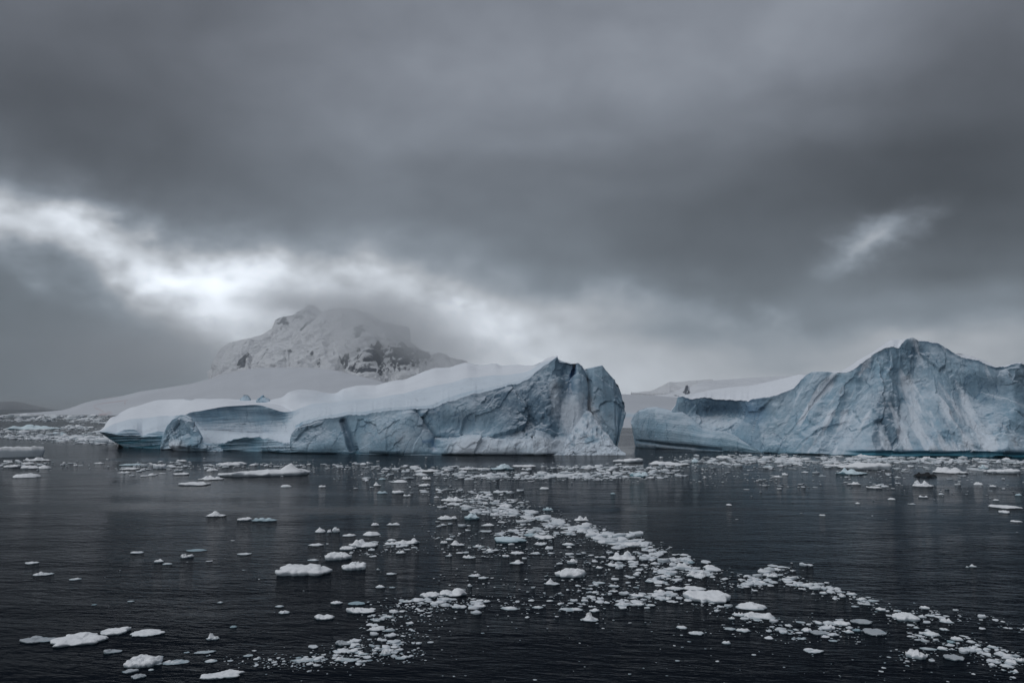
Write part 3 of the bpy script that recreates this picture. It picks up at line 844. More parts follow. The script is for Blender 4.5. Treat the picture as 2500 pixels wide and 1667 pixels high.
RA['blue'][:] = inf * np.clip(0.75 * foot * sstep(Rb.PY, w_py[None, :] - 14, w_py[None, :] - 9) + 0.12 * Rb.blob(1900, 1050, 60, 50) + 0.6 * foot2, 0, 1) + (Rb.SEG == 0)[:, None] * 0.6
RA['vivid'][:] = inf * np.clip(0.30 * Rb.blob(1845, 1005, 26, 30) + 0.2 * Rb.blob(2170, 838, 30, 8), 0, 1)
rf = np.where((Rb.SEG == 1)[:, None], np.clip(np.minimum(Rb.TT[:, None] * 14, (1 - Rb.TT[:, None]) * 9), 0.25, 1), 0.0) * np.ones_like(Rb.PX)
rf = np.where((Rb.SEG == 0)[:, None], 0.2, rf)
rf = rf * curve([(1640, 0.6), (1760, 0.9), (1900, 0.8), (2100, 0.75), (2250, 0.8), (2400, 0.85), (2900, 0.8)], x)[None, :]
Rb.finish(ice_disp(0.85, 91, rf, flow=curve([(1640, 0.2), (1900, 0.75), (2120, 0.75), (2230, -0.25), (2400, -0.7), (2900, -0.5)], x)[None, :]))
r_face = int(np.argmax(Rb.SEG == 2))
Rb.part('ice_cliff', (0, r_face), M_ICE, berg2)
Rb.attrs['blue'][r_face:] = 0
Rb.part('snow_cap', (r_face - 1, len(Rb.SEG)), M_SNOW, berg2)

lob = Loft(1540, 1866, 0.9, (110, 10), 101)
x = lob.x
water = curve([(1540, 1090), (1600, 1094), (1740, 1099), (1866, 1105)], x)
yw = y_of(water) - 1.5
s_py = smooth(curve([(1540, 1030), (1544, 1020), (1550, 1010), (1560, 1001), (1580, 994), (1605, 993), (1630, 999), (1645, 1003), (1665, 1003), (1690, 1020), (1715, 1043), (1740, 1049), (1765, 1052), (1800, 1066), (1838, 1090), (1860, 1104), (1866, 1106)], x), 7)
b_py = np.where(x < 1553, curve([(1540, 1032), (1545, 1052), (1549, 1072), (1553, 1091)], x), water)
hh = np.clip((1100 - s_py) / 105, 0, 1)
lob.build([(b_py, yw + curve([(1540, 5), (1560, 1.0), (1600, 0), (1866, 0)], x)), (s_py + 3 * hh, yw + 5 * hh + curve([(1540, 5), (1560, 1), (1866, 0)], x)), (s_py, yw + 8 * hh + 0.5 + curve([(1540, 5), (1560, 1), (1866, 0)], x))], back=7, under=0.5, hang=1 - sstep(x, 1551, 1555))
lf = (lob.SEG == 1)[:, None] * 1.0
# water-worn body with flowing strata
vv = lob.TT[:, None]
lob.push(lf * 3.0 * np.sin(np.pi * np.clip(vv, 0, 1)) ** 0.7 * hh[None, :])
flow = lob.PY - water[None, :] - 0.12 * (lob.PX - 1600) * vv + 5 * fbm(np.stack([lob.PX / 90, lob.PY / 40, lob.PX * 0], -1), 2, 7)
lob.push(lf * (0.07 * np.sin(flow * 0.26) + 0.015 * np.sin(flow * 0.93 + 1)))
lob.push(lf * -0.8 * lob.line([(1556, 1076), (1650, 1088), (1760, 1099)], 4))
lob.attrs['clear'][:] = lf * np.clip(0.12 + 0.35 * lob.blob(1640, 1020, 60, 14) + 0.5 * lob.line([(1556, 1076), (1650, 1088), (1760, 1099)], 4), 0, 1)
lob.attrs['snow'][:] = lf * np.clip(0.22 + 0.30 * lob.line([(1556, 1085), (1700, 1097)], 5), 0, 1)
lob.attrs['blue'][:] = lf * np.clip(0.22 * sstep(lob.PX, 1720, 1800) + 0.10, 0, 1)
lob.finish(ice_disp(0.6, 107, np.full(lob.PX.shape, 0.16)))
lob.part('worn_lobe', (0, len(lob.SEG)), M_ICE, berg2)

for root in (berg, berg2):
    for o in [c for c in COL.objects if c.parent == root]:
        under_parent(o, root)


# ------------------------------------------------------------------ land behind
def land(name, x0, x1, step, shore_py, sky_pts, y_sky, n, mat, seed, amp, label, extra=None, back=400, shore_y=None, ridge_amp=0.0, amp_scale=200.0):
    k = Loft(x0, x1, step, n, seed)
    x = k.x
    sh = curve(shore_py, x)
    ys_ = y_of(sh) if shore_y is None else curve(shore_y, x)
    sp = curve(sky_pts, x)
    yk = curve(y_sky, x)
    mid_py = sh + 0.55 * (sp - sh)
    mid_y = ys_ + 0.40 * (yk - ys_)
    k.build([(sh, ys_), (mid_py, mid_y), (sp, yk)], back=back)
    k.attrs['algae'] = np.zeros(k.PX.shape)
    k.attrs['rock'] = np.zeros(k.PX.shape)
    if extra:
        extra(k)
    if k.attrs['rock'].any():
        G_ = np.stack([(k.PX + 0.5 * k.PY) / 8, k.PY / 18, k.PX * 0 + seed], -1)
        k.attrs['rock'] = np.clip(k.attrs['rock'], 0, 1) * np.clip(0.42 + 0.75 * ridged(G_, 4, seed, 0.6), 0, 1.0) + (2.0 if name == 'dark_headland' else 0.0)
    hold = np.where((k.SEG <= 2)[:, None], np.clip((1 - k.TT[:, None] * (k.SEG == 2)[:, None]) * 3, 0.12, 1), 1.0)

    def dsp(P, nn):
        d_ = amp * fbm(P / amp_scale, 4, seed) * hold
        if ridge_amp:
            d_ = d_ + ridge_amp * (ridged(P / np.array([170.0, 170.0, 330.0]), 5, seed + 5) - 0.4) * hold
            d_ = d_ + 0.30 * ridge_amp * ridged(P / 55.0, 4, seed + 8) * hold
            d_ = d_ + 0.45 * ridge_amp * (ridged(np.stack([(P[..., 0] + 0.35 * P[..., 2]) / 62, P[..., 1] / 260, P[..., 2] / 190], -1), 4, seed + 12) - 0.3) * hold
        return d_
    k.finish(dsp)
    P = k.P
    o = link(name, mesh_from(name, P, grid_faces(P.shape[0], P.shape[1]), {q: v for q, v in k.attrs.items() if q in ('algae', 'rock', 'blue')}), mat)
    tag(o, label, None, None, 'structure')
    return o


def algae(k):
    for pts, w_ in (([(258, 1012), (250, 1003), (232, 996), (228, 990), (250, 984), (300, 978)], 0.9), ([(255, 973), (285, 968)], 1.0), ([(282, 980), (312, 976)], 1.0), ([(305, 978), (306, 990)], 1.0), ([(245, 1012), (268, 1008)], 4.0)):
        k.attrs['algae'] += k.line(pts, w_)
    k.attrs['algae'] = np.clip(k.attrs['algae'], 0, 1)


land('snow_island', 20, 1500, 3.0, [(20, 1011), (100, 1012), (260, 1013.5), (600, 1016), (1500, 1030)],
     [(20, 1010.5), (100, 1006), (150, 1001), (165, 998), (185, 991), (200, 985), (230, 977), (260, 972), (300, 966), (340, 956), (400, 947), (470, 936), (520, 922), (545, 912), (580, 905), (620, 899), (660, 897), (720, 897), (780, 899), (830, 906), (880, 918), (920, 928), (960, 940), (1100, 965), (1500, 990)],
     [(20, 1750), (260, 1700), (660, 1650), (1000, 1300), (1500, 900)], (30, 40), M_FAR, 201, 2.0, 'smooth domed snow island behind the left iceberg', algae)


def gap_cliff(k):
    k.push(-14 * k.line([(1500, 1010), (1560, 1014), (1700, 1016)], 5))
    k.attrs['blue'] += 0.8 * k.line([(1500, 1014), (1560, 1016), (1700, 1017)], 5)


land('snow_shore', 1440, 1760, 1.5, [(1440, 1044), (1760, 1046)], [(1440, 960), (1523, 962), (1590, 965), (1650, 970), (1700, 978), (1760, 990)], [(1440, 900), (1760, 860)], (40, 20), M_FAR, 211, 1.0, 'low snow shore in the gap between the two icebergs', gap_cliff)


def hill_rock(k):
    k.attrs['rock'] += 1.0 * k.line([(1676, 941), (1677, 962)], 4.5) + 0.9 * k.blob(1675, 958, 14, 6) + 0.35 * k.blob(1800, 930, 120, 10) + 0.7 * k.line([(1640, 966), (1660, 969)], 2)


land('snow_hill', 1560, 2020, 1.6, [(1560, 972), (2020, 972)], [(1560, 971), (1600, 967), (1625, 964), (1650, 955), (1672, 943), (1678, 940), (1684, 945), (1700, 936), (1730, 930), (1780, 926), (1850, 921), (1920, 918), (2020, 914)], [(1560, 1500), (2020, 1900)], (20, 24), M_HILL, 221, 2.5, 'distant snowy hill with a dark rock outcrop', hill_rock, shore_y=[(1560, 1350), (2020, 1350)], ridge_amp=2.0, amp_scale=60)
land('far_peak', 1540, 1740, 1.6, [(1540, 962), (1740, 962)], [(1540, 960), (1590, 956), (1620, 940), (1634, 932), (1650, 933), (1680, 930), (1740, 926)], [(1540, 4600), (1740, 4600)], (14, 14), M_MOUNT, 227, 6, 'faint snowy rise far beyond the gap', None, shore_y=[(1540, 4300), (1740, 4300)], ridge_amp=8)
land('dark_headland', -200, 180, 2.0, [(-200, 1006), (180, 1006)], [(-200, 975), (0, 981), (40, 979), (70, 986), (100, 992), (130, 1000), (180, 1005)], [(-200, 5200), (180, 5200)], (10, 14), M_MOUNT, 229, 10, 'dim dark headland low on the left horizon', lambda k: k.attrs['rock'].__iadd__(0.9), shore_y=[(-200, 4700), (180, 4700)], ridge_amp=8)


def rocks_back(k):
    k.attrs['rock'] += 0.75 * k.blob(690, 785, 16, 22) + 0.6 * k.blob(730, 775, 24, 20) + 0.6 * k.line([(755, 762), (775, 780), (740, 815)], 6) + 0.25 * k.blob(760, 770, 60, 25)


def rocks_front(k):
    k.attrs['rock'] += 0.9 * k.line([(536, 860), (530, 880)], 7) + 0.8 * k.line([(602, 865), (595, 890), (580, 910)], 7) + 0.5 * k.line([(655, 860), (640, 885), (625, 900)], 8)
    k.attrs['rock'] += 0.75 * k.blob(880, 820, 14, 18) + 0.85 * k.blob(915, 875, 14, 22) + 0.5 * k.blob(850, 890, 30, 18) + 0.55 * k.blob(990, 880, 45, 36) + 0.5 * k.blob(900, 920, 40, 10) + 0.6 * k.blob(1035, 880, 20, 12) + 0.5 * k.line([(780, 905), (785, 885)], 7) + 0.35 * k.blob(760, 870, 40, 12) + 0.42 * k.blob(950, 880, 110, 60) + 0.25 * k.blob(720, 850, 90, 40)
    k.push(40 * k.line([(860, 760), (900, 850), (905, 930)], 22))
    k.push(-30 * k.line([(800, 800), (845, 920)], 20))
    k.push(30 * k.line([(960, 830), (985, 880), (990, 930)], 18))


land('mountain', 515, 1000, 1.5, [(515, 960), (1000, 960)],
     [(515, 905), (524, 890), (528, 868), (540, 850), (560, 838), (600, 828), (640, 818), (668, 800), (672, 782), (690, 774), (715, 770), (735, 757), (752, 745), (765, 744), (775, 752), (790, 762), (850, 766), (1000, 800)],
     [(515, 3500), (650, 3560), (760, 3650), (1000, 3650)], (50, 70), M_MOUNT, 241, 12, 'far rocky mountain crest fading into cloud', rocks_back, shore_y=[(515, 3250), (1000, 3250)], ridge_amp=34, amp_scale=160)
land('mountain_spur', 528, 1190, 1.5, [(528, 968), (1190, 968)],
     [(528, 935), (560, 922), (580, 912), (596, 885), (604, 860), (612, 876), (640, 858), (660, 845), (680, 840), (700, 842), (712, 838), (730, 812), (760, 790), (780, 768), (800, 757), (835, 752), (870, 756), (905, 768), (940, 790), (980, 822), (1020, 850), (1060, 872), (1100, 884), (1130, 892), (1190, 925)],
     [(528, 3000), (700, 3080), (850, 3150), (1190, 3000)], (60, 90), M_MOUNT, 251, 14, 'snowy mountain flank with dark rock ribs behind the left iceberg', rocks_front, shore_y=[(528, 2750), (1190, 2650)], ridge_amp=40, amp_scale=160)

# PART2


# ------------------------------------------------------------------ drifting ice
def floe_mesh(w, d, h, kind, seed, na, nr):
    """a floe of real size: outline ring by ring from the middle to the rim, then down under water"""
    rng = np.random.default_rng(seed)
    th = np.linspace(0, 2 * np.pi, na, endpoint=False)
    ph = rng.uniform(0, 50)
    circ = np.stack([np.cos(th) * 1.1 + ph, np.sin(th) * 1.1 + ph, 0 * th], -1)
    rough = {'dome': 0.28, 'pad': 0.34, 'tab': 0.10}.get(kind, 0.46)
    R = 1 + rough * fbm(circ, 4, seed % 97, 0.55)
    if kind in ('slab', 'block'):
        R = R * (1 + 0.12 * facets(circ * 1.4, seed % 89, 0.8))
    R = np.clip(R, 0.55, 1.5)
    ex = np.cos(th) * R
    ey = np.sin(th) * R
    ex = (ex - (ex.max() + ex.min()) / 2) / (ex.max() - ex.min())
    ey = (ey - (ey.max() + ey.min()) / 2) / (ey.max() - ey.min())
    t = np.concatenate([np.linspace(0, 0.90, nr - 2) ** 0.85, [0.955, 1.0]])
    U = t[:, None] * ex[None, :]
    V = t[:, None] * ey[None, :]
    X, Yy = U * w, V * d
    s = max(w, d)
    Q = np.stack([X / s * 3.2 + ph, Yy / s * 3.2 + ph, 0 * X], -1)
    n1 = fbm(Q, 4, seed % 83, 0.5)
    n2 = ridged(Q * 1.3, 3, seed % 71)
    fac = facets(Q * 0.9, seed % 67, 0.9)
    tt = t[:, None] + 0 * X
    if kind == 'dome':
        z = (1 - tt ** 2.2) ** 0.75 * (0.86 + 0.5 * n1) + 0.10 * (n2 - .4) * (1 - tt)
    elif kind == 'slab':
        z = 0.62 + 0.30 * n1 + 0.14 * fac + 0.25 * U * rng.uniform(-1, 1) + 0.25 * V
        z = z * (1 - 0.30 * tt ** 6)
    elif kind == 'tab':
        z = 0.95 + 0.03 * n1 + 0 * X
    elif kind == 'block':
        z = (0.62 + 0.55 * fac + 0.35 * n1) * (1 - 0.35 * tt ** 4)
    elif kind == 'pad':
        z = 0.5 + 0.35 * n1 + 0 * X
    elif kind == 'peak':
        cx = rng.uniform(-0.15, 0.15)
        z = 0.24 + 0.25 * n1 + 0.75 * np.exp(-(np.abs((U - cx) / 0.20) ** 2.6 + np.abs(V / 0.30) ** 2.6)) * (1 + 0.5 * fac + 0.4 * n1) + 0.14 * fac
        z = z * (1 - 0.4 * tt ** 4)
    elif kind == 'lumps':
        z = 0.30 + 0.20 * n1 + 0 * X
        for _ in range(rng.integers(3, 6)):
            a, b, c = rng.uniform(-0.38, 0.38), rng.uniform(-0.25, 0.25), rng.uniform(0.09, 0.17)
            z = np.maximum(z, rng.uniform(0.55, 1.0) * np.exp(-(((U - a) / c) ** 2 + ((V - b) / (c * 1.6)) ** 2)) + 0.18 * n1 + 0.08)
        z = z * (1 - 0.45 * tt ** 4)
    elif kind == 'twin':
        z = 0.25 + 0.15 * n1 + 0 * X
        for a, g in ((-0.27, 0.75), (0.22, 1.0)):
            z = np.maximum(z, g * np.clip(1 - ((U - a) / 0.27) ** 2 - (V / 0.46) ** 2, 0, 1) ** 0.6 + 0.15 * n1)
        z = z * (1 - 0.2 * tt ** 6)
    elif kind == 'fin':
        z = 0.36 + 0.16 * n1 + 0.06 * fac
        f = np.clip((U - 0.18) / 0.10, 0, 1)
        z = z + 0.72 * f * np.exp(-np.clip(U - 0.27, 0, 9) / 0.085) * np.exp(-((V - 0.02) / 0.22) ** 2)
        z = z * (1 - 0.3 * tt ** 6)
    elif kind == 'ramp':
        z = 0.35 + 0.55 * (U + 0.5) * rng.choice([-1, 1]) + 0.22 * n1 + 0.10 * fac
        z = np.clip(z, 0.12, 2) * (1 - 0.3 * tt ** 6)
    else:                      # 'lump'
        z = (1 - tt ** 2.6) ** 0.6 * (0.70 + 0.55 * n1 + 0.30 * fac) + 0.05
    z = np.clip(z, 0.04, None)
    z = z / z.max() * h
    if kind in ('dome', 'lump'):
        z = np.maximum(z, 0.02)
    rim = z[-1]
    # rim, worn notch at the water line, submerged flank
    ring = lambda k, zz: np.stack([ex * w * k, ey * d * k, zz], -1)
    wob = 1 + 0.05 * fbm(circ * 3, 3, seed % 61)
    tops = np.stack([X, Yy, z], -1)
    wig = np.stack([fbm(tops / s * 7 + ph, 3, 301), fbm(tops / s * 7 + ph, 3, 302), 0.6 * fbm(tops / s * 7 + ph, 3, 303)], -1)
    tops = tops + wig * np.minimum(0.05 * s, 0.25 * h)
    tops[..., 2] = np.maximum(tops[..., 2], 0.02)
    P = np.concatenate([tops, ring(1.03 * wob, rim * 0.55)[None], ring(0.97 * wob, np.minimum(rim * 0.2, 0.10 * h))[None], ring(0.95, -0.3 * h - 0.05 + 0 * rim)[None]], 0)
    return P


def floe_data(name, *a):
    P = floe_mesh(*a)
    return mesh_from(name, P, grid_faces(P.shape[0], P.shape[1], True), None, a[3] in ('dome', 'pad', 'tab', 'fin', 'twin') or a[5] > 30)


MATS = {'w': M_FLOE, 'b': M_FLOE_BLUE, 'g': M_FLOE_GREY, 'k': M_FLOE_DARK}
ANCH = []          # (px, py, width, short name) of floes with a telling label of their own
SMALL = []
COUNT = [0]


def put_floe(px, py, w, h, kind, mat='w', label=None, short=None, depth=None):
    """px: middle, py: front water line, w and h: how large it shows"""
    COUNT[0] += 1
    seed = 1000 + COUNT[0] * 13
    Y = float(y_of(py))
    m_px = Y / F_PX * 1.0
    wm = w * m_px
    sin_d = CAM_H / Y
    ratio = depth or {'pad': 0.75, 'tab': 0.8, 'fin': 0.42, 'dome': 0.85, 'peak': 0.7}.get(kind, 0.80)
    dm = wm * ratio
    # on the near water the depth of a floe takes up part of the height it shows
    seen = dm * sin_d / m_px
    if kind == 'pad':
        dm = min(max(h * m_px / sin_d, wm * 0.3), wm * 1.4)
        hm = 0.10
    else:
        if seen > 0.70 * h:
            dm *= 0.70 * h / seen
            seen = 0.70 * h
        hm = max((h - seen * 0.95) * m_px, 0.05) * 0.92
    big = w > 44 or h > 20
    na, nr = (72, 18) if big else ((36, 10) if w > 18 else (22, 7))
    me = floe_data('ice_floe', wm, dm, hm, kind, seed, na, nr)
    p0 = at(px, py, Y)
    o = link('ice_floe', me, MATS[mat], None, (float(p0[0]), Y + dm * 0.48, 0.0))
    o.rotation_euler = (0, 0, math.atan2(-float(p0[0]), Y))
    rec = (px, py, w, h, kind, mat, o)
    if label:
        tag(o, label, 'ice floe', 'ice floes adrift on the sea')
        if short:
            ANCH.append((px, py, w, short))
    else:
        SMALL.append(rec)
    return o


# the telling ones: middle, water line, width and height as they show, form, kind of ice, label, short name
NAMED = [
    (36, 1116, 112, 28, 'tab', 'w', 'flat-topped slab of ice with an upright wall, cut by the left edge', 'the walled slab'),
    (636, 1163, 218, 38, 'fin', 'w', 'long low white floe with a curved fin rising at its right end', 'the finned floe'),
    (558, 1138, 67, 13, 'slab', 'w', 'flat white slab just behind the left end of the finned floe', 'the slab behind the finned floe'),
    (465, 1186, 75, 13, 'slab', 'w', 'flat white floe left of and below the finned floe', None),
    (508, 1172, 60, 14, 'lumps', 'w', 'knobbly floe touching the lower left of the finned floe', None),
    (52, 1166, 63, 14, 'dome', 'w', 'low pale hump of ice alone below the walled slab', 'the low pale hump'),
    (78, 1126, 60, 13, 'lumps', 'w', 'topmost chunk of the raft right under the walled slab', None),
    (65, 1145, 40, 11, 'slab', 'w', 'middle chunk in the front row of the raft under the walled slab', 'the raft by the walled slab'),
    (22, 1142, 38, 10, 'slab', 'w', 'leftmost chunk in the front row of the raft under the walled slab', None),
    (101, 1144, 33, 11, 'dome', 'w', 'rightmost chunk in the front row of the raft under the walled slab', None),
    (522, 1261, 48, 16, 'peak', 'w', 'lone low floe with a small point on open left water', 'the lone pointed floe'),
    (638, 1273, 62, 14, 'lumps', 'b', 'pale blue two-humped floe on open left water', 'the pale blue humps'),
    (593, 1271, 34, 10, 'slab', 'w', 'small white slab touching the left side of the pale blue humps', None),
    (730, 1407, 131, 38, 'slab', 'w', 'largest flat white floe left of centre with a ragged front edge', 'the largest flat floe'),
    (822, 1367, 64, 24, 'slab', 'w', 'thick squarish white floe behind the largest flat floe', 'the squarish floe'),
    (860, 1392, 58, 25, 'slab', 'w', 'hexagonal thick floe just right of the largest flat floe', 'the hexagonal floe'),
    (883, 1337, 70, 26, 'lumps', 'w', 'lumpy white floe with rounded knobs and a pale blue foot', 'the knobbed floe'),
    (780, 1300, 26, 16, 'dome', 'w', 'round white dome, left of a trio of small lumps', 'the round trio'),
    (803, 1300, 11, 10, 'lump', 'w', 'tiny lump in the middle of a trio of small lumps', None),
    (819, 1299, 18, 16, 'block', 'w', 'upright block, right of a trio of small lumps', None),
    (992, 1329, 60, 18, 'lumps', 'w', 'chain of white lumps stretching right of the knobbed floe', 'the lump chain'),
    (847, 1343, 39, 12, 'slab', 'w', 'flat floe in front of the knobbed floe', None),
    (877, 1498, 70, 24, 'ramp', 'w', 'smooth tilted floe sloping down to its left point', 'the tilted floe'),
    (788, 1513, 48, 17, 'slab', 'w', 'small thick slab left of the tilted floe', 'the thick slab'),
    (1048, 1459, 48, 18, 'slab', 'w', 'smooth white slab beside the double lump floe', None),
    (1104, 1456, 68, 27, 'twin', 'w', 'double lump floe, one rounded and one ragged', 'the double lump'),
    (915, 1541, 42, 16, 'block', 'w', 'square topped white floe behind the bottom slush streak', 'the square floe'),
    (950, 1541, 28, 11, 'dome', 'g', 'small grey-white floe touching the right side of the square floe', None),
    (840, 1576, 46, 19, 'ramp', 'g', 'greyish wedge at the head of the bottom slush streak', 'the greyish wedge'),
    (742, 1616, 72, 14, 'lumps', 'w', 'long narrow bar of ice at the left tail of the bottom slush streak', 'the narrow bar'),
    (832, 1614, 38, 17, 'lumps', 'w', 'cluster of rounded lumps at the front of the bottom slush streak', 'the rounded cluster'),
    (170, 1577, 126, 41, 'slab', 'w', 'largest floe in the lower left corner with a thick dark-shadowed front', 'the lower left floe'),
    (78, 1570, 80, 24, 'ramp', 'g', 'low arm of ice stretching left from the lower left floe', None),
    (271, 1550, 69, 23, 'ramp', 'w', 'ragged floe rising to the right between two bigger lower left floes', 'the ragged rising floe'),
    (348, 1554, 77, 21, 'slab', 'w', 'smooth oval floe right of the ragged rising floe', 'the smooth oval floe'),
    (336, 1630, 86, 39, 'slab', 'w', 'thick floe with a knob on top near the bottom left', 'the thick knobbed floe'),
    (422, 1622, 61, 17, 'lumps', 'w', 'low rough floe right of the thick knobbed floe', None),
    (268, 1595, 41, 17, 'ramp', 'g', 'small grey floe rising to the right under the lower left floes', None),
    (533, 1657, 100, 25, 'slab', 'w', 'long smooth floe at the bottom edge', 'the bottom edge floe'),
    (516, 1562, 31, 22, 'peak', 'w', 'small pointed tooth of ice alone in dark water at lower left', 'the small tooth'),
    (333, 1657, 34, 15, 'slab', 'g', 'small floe at the bottom edge under the thick knobbed floe', None),
    (312, 1643, 38, 14, 'ramp', 'g', 'grey sliver in front of the thick knobbed floe', None),
    (97, 1405, 46, 15, 'lumps', 'w', 'small two-bump floe alone at far left', 'the two-bump floe'),
    (453, 1362, 31, 14, 'block', 'w', 'small blocky floe with a dark left side on open left water', 'the small blocky floe'),
    (473, 1346, 48, 9, 'dome', 'b', 'smooth pale floe just behind the small blocky floe', None),
    (1103, 1224, 54, 16, 'lumps', 'w', 'whitest mound at the upper left of the drifting ice band', 'the white mound'),
    (1152, 1268, 37, 18, 'block', 'b', 'pale blue faceted block at the left side of the drifting ice band', 'the blue block'),
    (1085, 1268, 36, 13, 'dome', 'w', 'smooth white hump left of the blue block', None),
    (1246, 1326, 78, 20, 'slab', 'b', 'long blue-bottomed floe lying on the lower side of the ice band', 'the blue-bottomed floe'),
    (1330, 1317, 48, 13, 'slab', 'w', 'flat white floe right of the blue-bottomed floe', None),
    (1298, 1309, 36, 11, 'dome', 'b', 'pale blue hump behind the gap right of the blue-bottomed floe', None),
    (1522, 1368, 66, 29, 'lumps', 'w', 'bulky lump with a blue shadowed foot at the ice band front', 'the bulky lump'),
    (1395, 1410, 74, 29, 'slab', 'w', 'craggy flat floe with a dark undercut front in mid water', 'the craggy floe'),
    (1348, 1428, 38, 20, 'peak', 'w', 'small crumpled peak just left of and below the craggy floe', 'the crumpled peak'),
    (1398, 1376, 26, 15, 'block', 'w', 'small hook-shaped chunk above the craggy floe', None),
    (1262, 1377, 34, 15, 'peak', 'w', 'small pyramid of ice alone left of the craggy floe', 'the small pyramid'),
    (1115, 1332, 36, 17, 'peak', 'w', 'little peaked floe on a flat foot at the band left tip', 'the little peaked floe'),
    (1735, 1472, 112, 39, 'slab', 'w', 'largest thick white floe of the right foreground', 'the thick right floe'),
    (1700, 1442, 55, 14, 'slab', 'w', 'flat floe touching the back of the thick right floe', None),
    (1650, 1441, 46, 12, 'slab', 'w', 'flat floe at the upper left of the thick right floe', None),
    (1843, 1489, 73, 27, 'dome', 'w', 'smooth rounded floe right of the thick right floe', 'the smooth rounded floe'),
    (1860, 1512, 80, 27, 'lumps', 'w', 'long humped floe in front of the smooth rounded floe', 'the long humped floe'),
    (1805, 1504, 29, 14, 'lumps', 'w', 'small lumps touching the left of the long humped floe', None),
    (1440, 1517, 44, 28, 'peak', 'w', 'tall knobbed spire of ice in the dark centre foreground', 'the knobbed spire'),
    (1243, 1489, 41, 13, 'dome', 'w', 'low white mound at left of the knobbed spire', 'the low white mound'),
    (1396, 1492, 58, 12, 'twin', 'w', 'low twin-humped floe behind the knobbed spire', None),
    (1710, 1410, 56, 22, 'lumps', 'w', 'big heap of white lumps at the right tip of the ice band', 'the white heap'),
    (1670, 1385, 36, 14, 'lumps', 'w', 'lumpy floe behind the white heap', None),
    (1736, 1388, 34, 13, 'dome', 'w', 'rounded floe at the far right tip of the ice band', None),
    (1993, 1595, 47, 15, 'slab', 'w', 'lone flat floe in the dark right foreground', 'the lone flat floe'),
    (2061, 1528, 39, 16, 'slab', 'w', 'white tilted slab in the right foreground cluster', 'the white tilted slab'),
    (1973, 1543, 26, 15, 'lump', 'w', 'white lump at the left of the right foreground cluster', 'the cluster lump'),
    (2112, 1524, 50, 11, 'pad', 'g', 'grey half-sunk pad right of the white tilted slab', None),
    (2148, 1552, 54, 16, 'pad', 'g', 'widest grey half-sunk pad of the right foreground', 'the widest grey pad'),
    (2010, 1551, 46, 10, 'pad', 'g', 'grey half-sunk pad in front of the right foreground cluster', None),
    (2340, 1613, 46, 13, 'pad', 'g', 'grey half-sunk pad near the lower right corner', None),
    (2223, 1517, 62, 27, 'slab', 'w', 'grey-white tilted slab alone toward the right edge', 'the tilted right slab'),
    (2318, 1521, 32, 16, 'lumps', 'w', 'small rounded lumps right of the tilted right slab', 'the right lumps'),
    (2281, 1553, 39, 17, 'lump', 'w', 'crumpled floe below the tilted right slab', None),
    (2247, 1609, 49, 29, 'block', 'w', 'steep blocky floe near the lower right corner', 'the steep block'),
    (2380, 1592, 52, 18, 'lumps', 'w', 'spread of low lumps at the lower right edge', 'the low right lumps'),
    (2475, 1622, 27, 18, 'lump', 'w', 'rounded boulder of ice in the lower right corner', 'the corner boulder'),
    (1537, 1129, 72, 13, 'ramp', 'w', 'white humped floe right of the left iceberg tip', 'the humped floe by the berg'),
    (1222, 1147, 70, 19, 'peak', 'b', 'pale blue knob of ice on a long flat floe under the left berg', 'the blue knob'),
    (1280, 1141, 56, 8, 'slab', 'w', 'flat white tail right of the pale blue knob', None),
    (1155, 1147, 72, 7, 'slab', 'w', 'flat white shelf left of the pale blue knob', None),
    (1564, 1165, 47, 16, 'block', 'b', 'turquoise crumbly block at the right end of the long brash strip', 'the turquoise block'),
    (1640, 1136, 98, 14, 'lumps', 'w', 'long chain of white bits below the worn lobe of the right iceberg', 'the chain below the lobe'),
    (1699, 1129, 21, 12, 'dome', 'b', 'small blue bump right of the chain below the lobe', None),
    (2128, 1147, 124, 23, 'ramp', 'w', 'largest white floe under the right iceberg, high at its left', 'the white floe under the right berg'),
    (2090, 1159, 74, 20, 'lumps', 'b', 'turquoise lumpy floe in front of the white floe under the right berg', 'the turquoise lumps'),
    (2268, 1164, 52, 14, 'lump', 'k', 'black lump of clear ice among white floes under the right iceberg', 'the black lump'),
    (2262, 1189, 47, 19, 'lumps', 'w', 'crumbly white mound right below the black lump', 'the crumbly mound'),
    (2335, 1156, 80, 20, 'lumps', 'w', 'bright white floe right of the black lump', None),
    (2462, 1156, 78, 16, 'ramp', 'w', 'pale floe cut by the right edge level with the black lump', 'the pale edge floe'),
    (2405, 1144, 24, 11, 'peak', 'b', 'small pale peak behind the pale edge floe', None),
    (2470, 1242, 74, 12, 'slab', 'w', 'flat white floe cut by the right edge in mid water', 'the right edge floe'),
    (2457, 1253, 25, 9, 'slab', 'w', 'small slab just below the right edge floe', None),
    (65, 1021, 60, 9, 'tab', 'w', 'pale tabular piece in the distant pack ice at far left', 'the tabular piece'),
    (58, 1049, 124, 16, 'lumps', 'b', 'long bluish hummock in the distant pack ice at far left', 'the bluish hummock'),
    (130, 1063, 46, 10, 'dome', 'b', 'dark bluish hump at right of the bluish hummock', None),
]
for r in NAMED:
    put_floe(*r, depth=0.28 if r[4] == 'tab' else None)

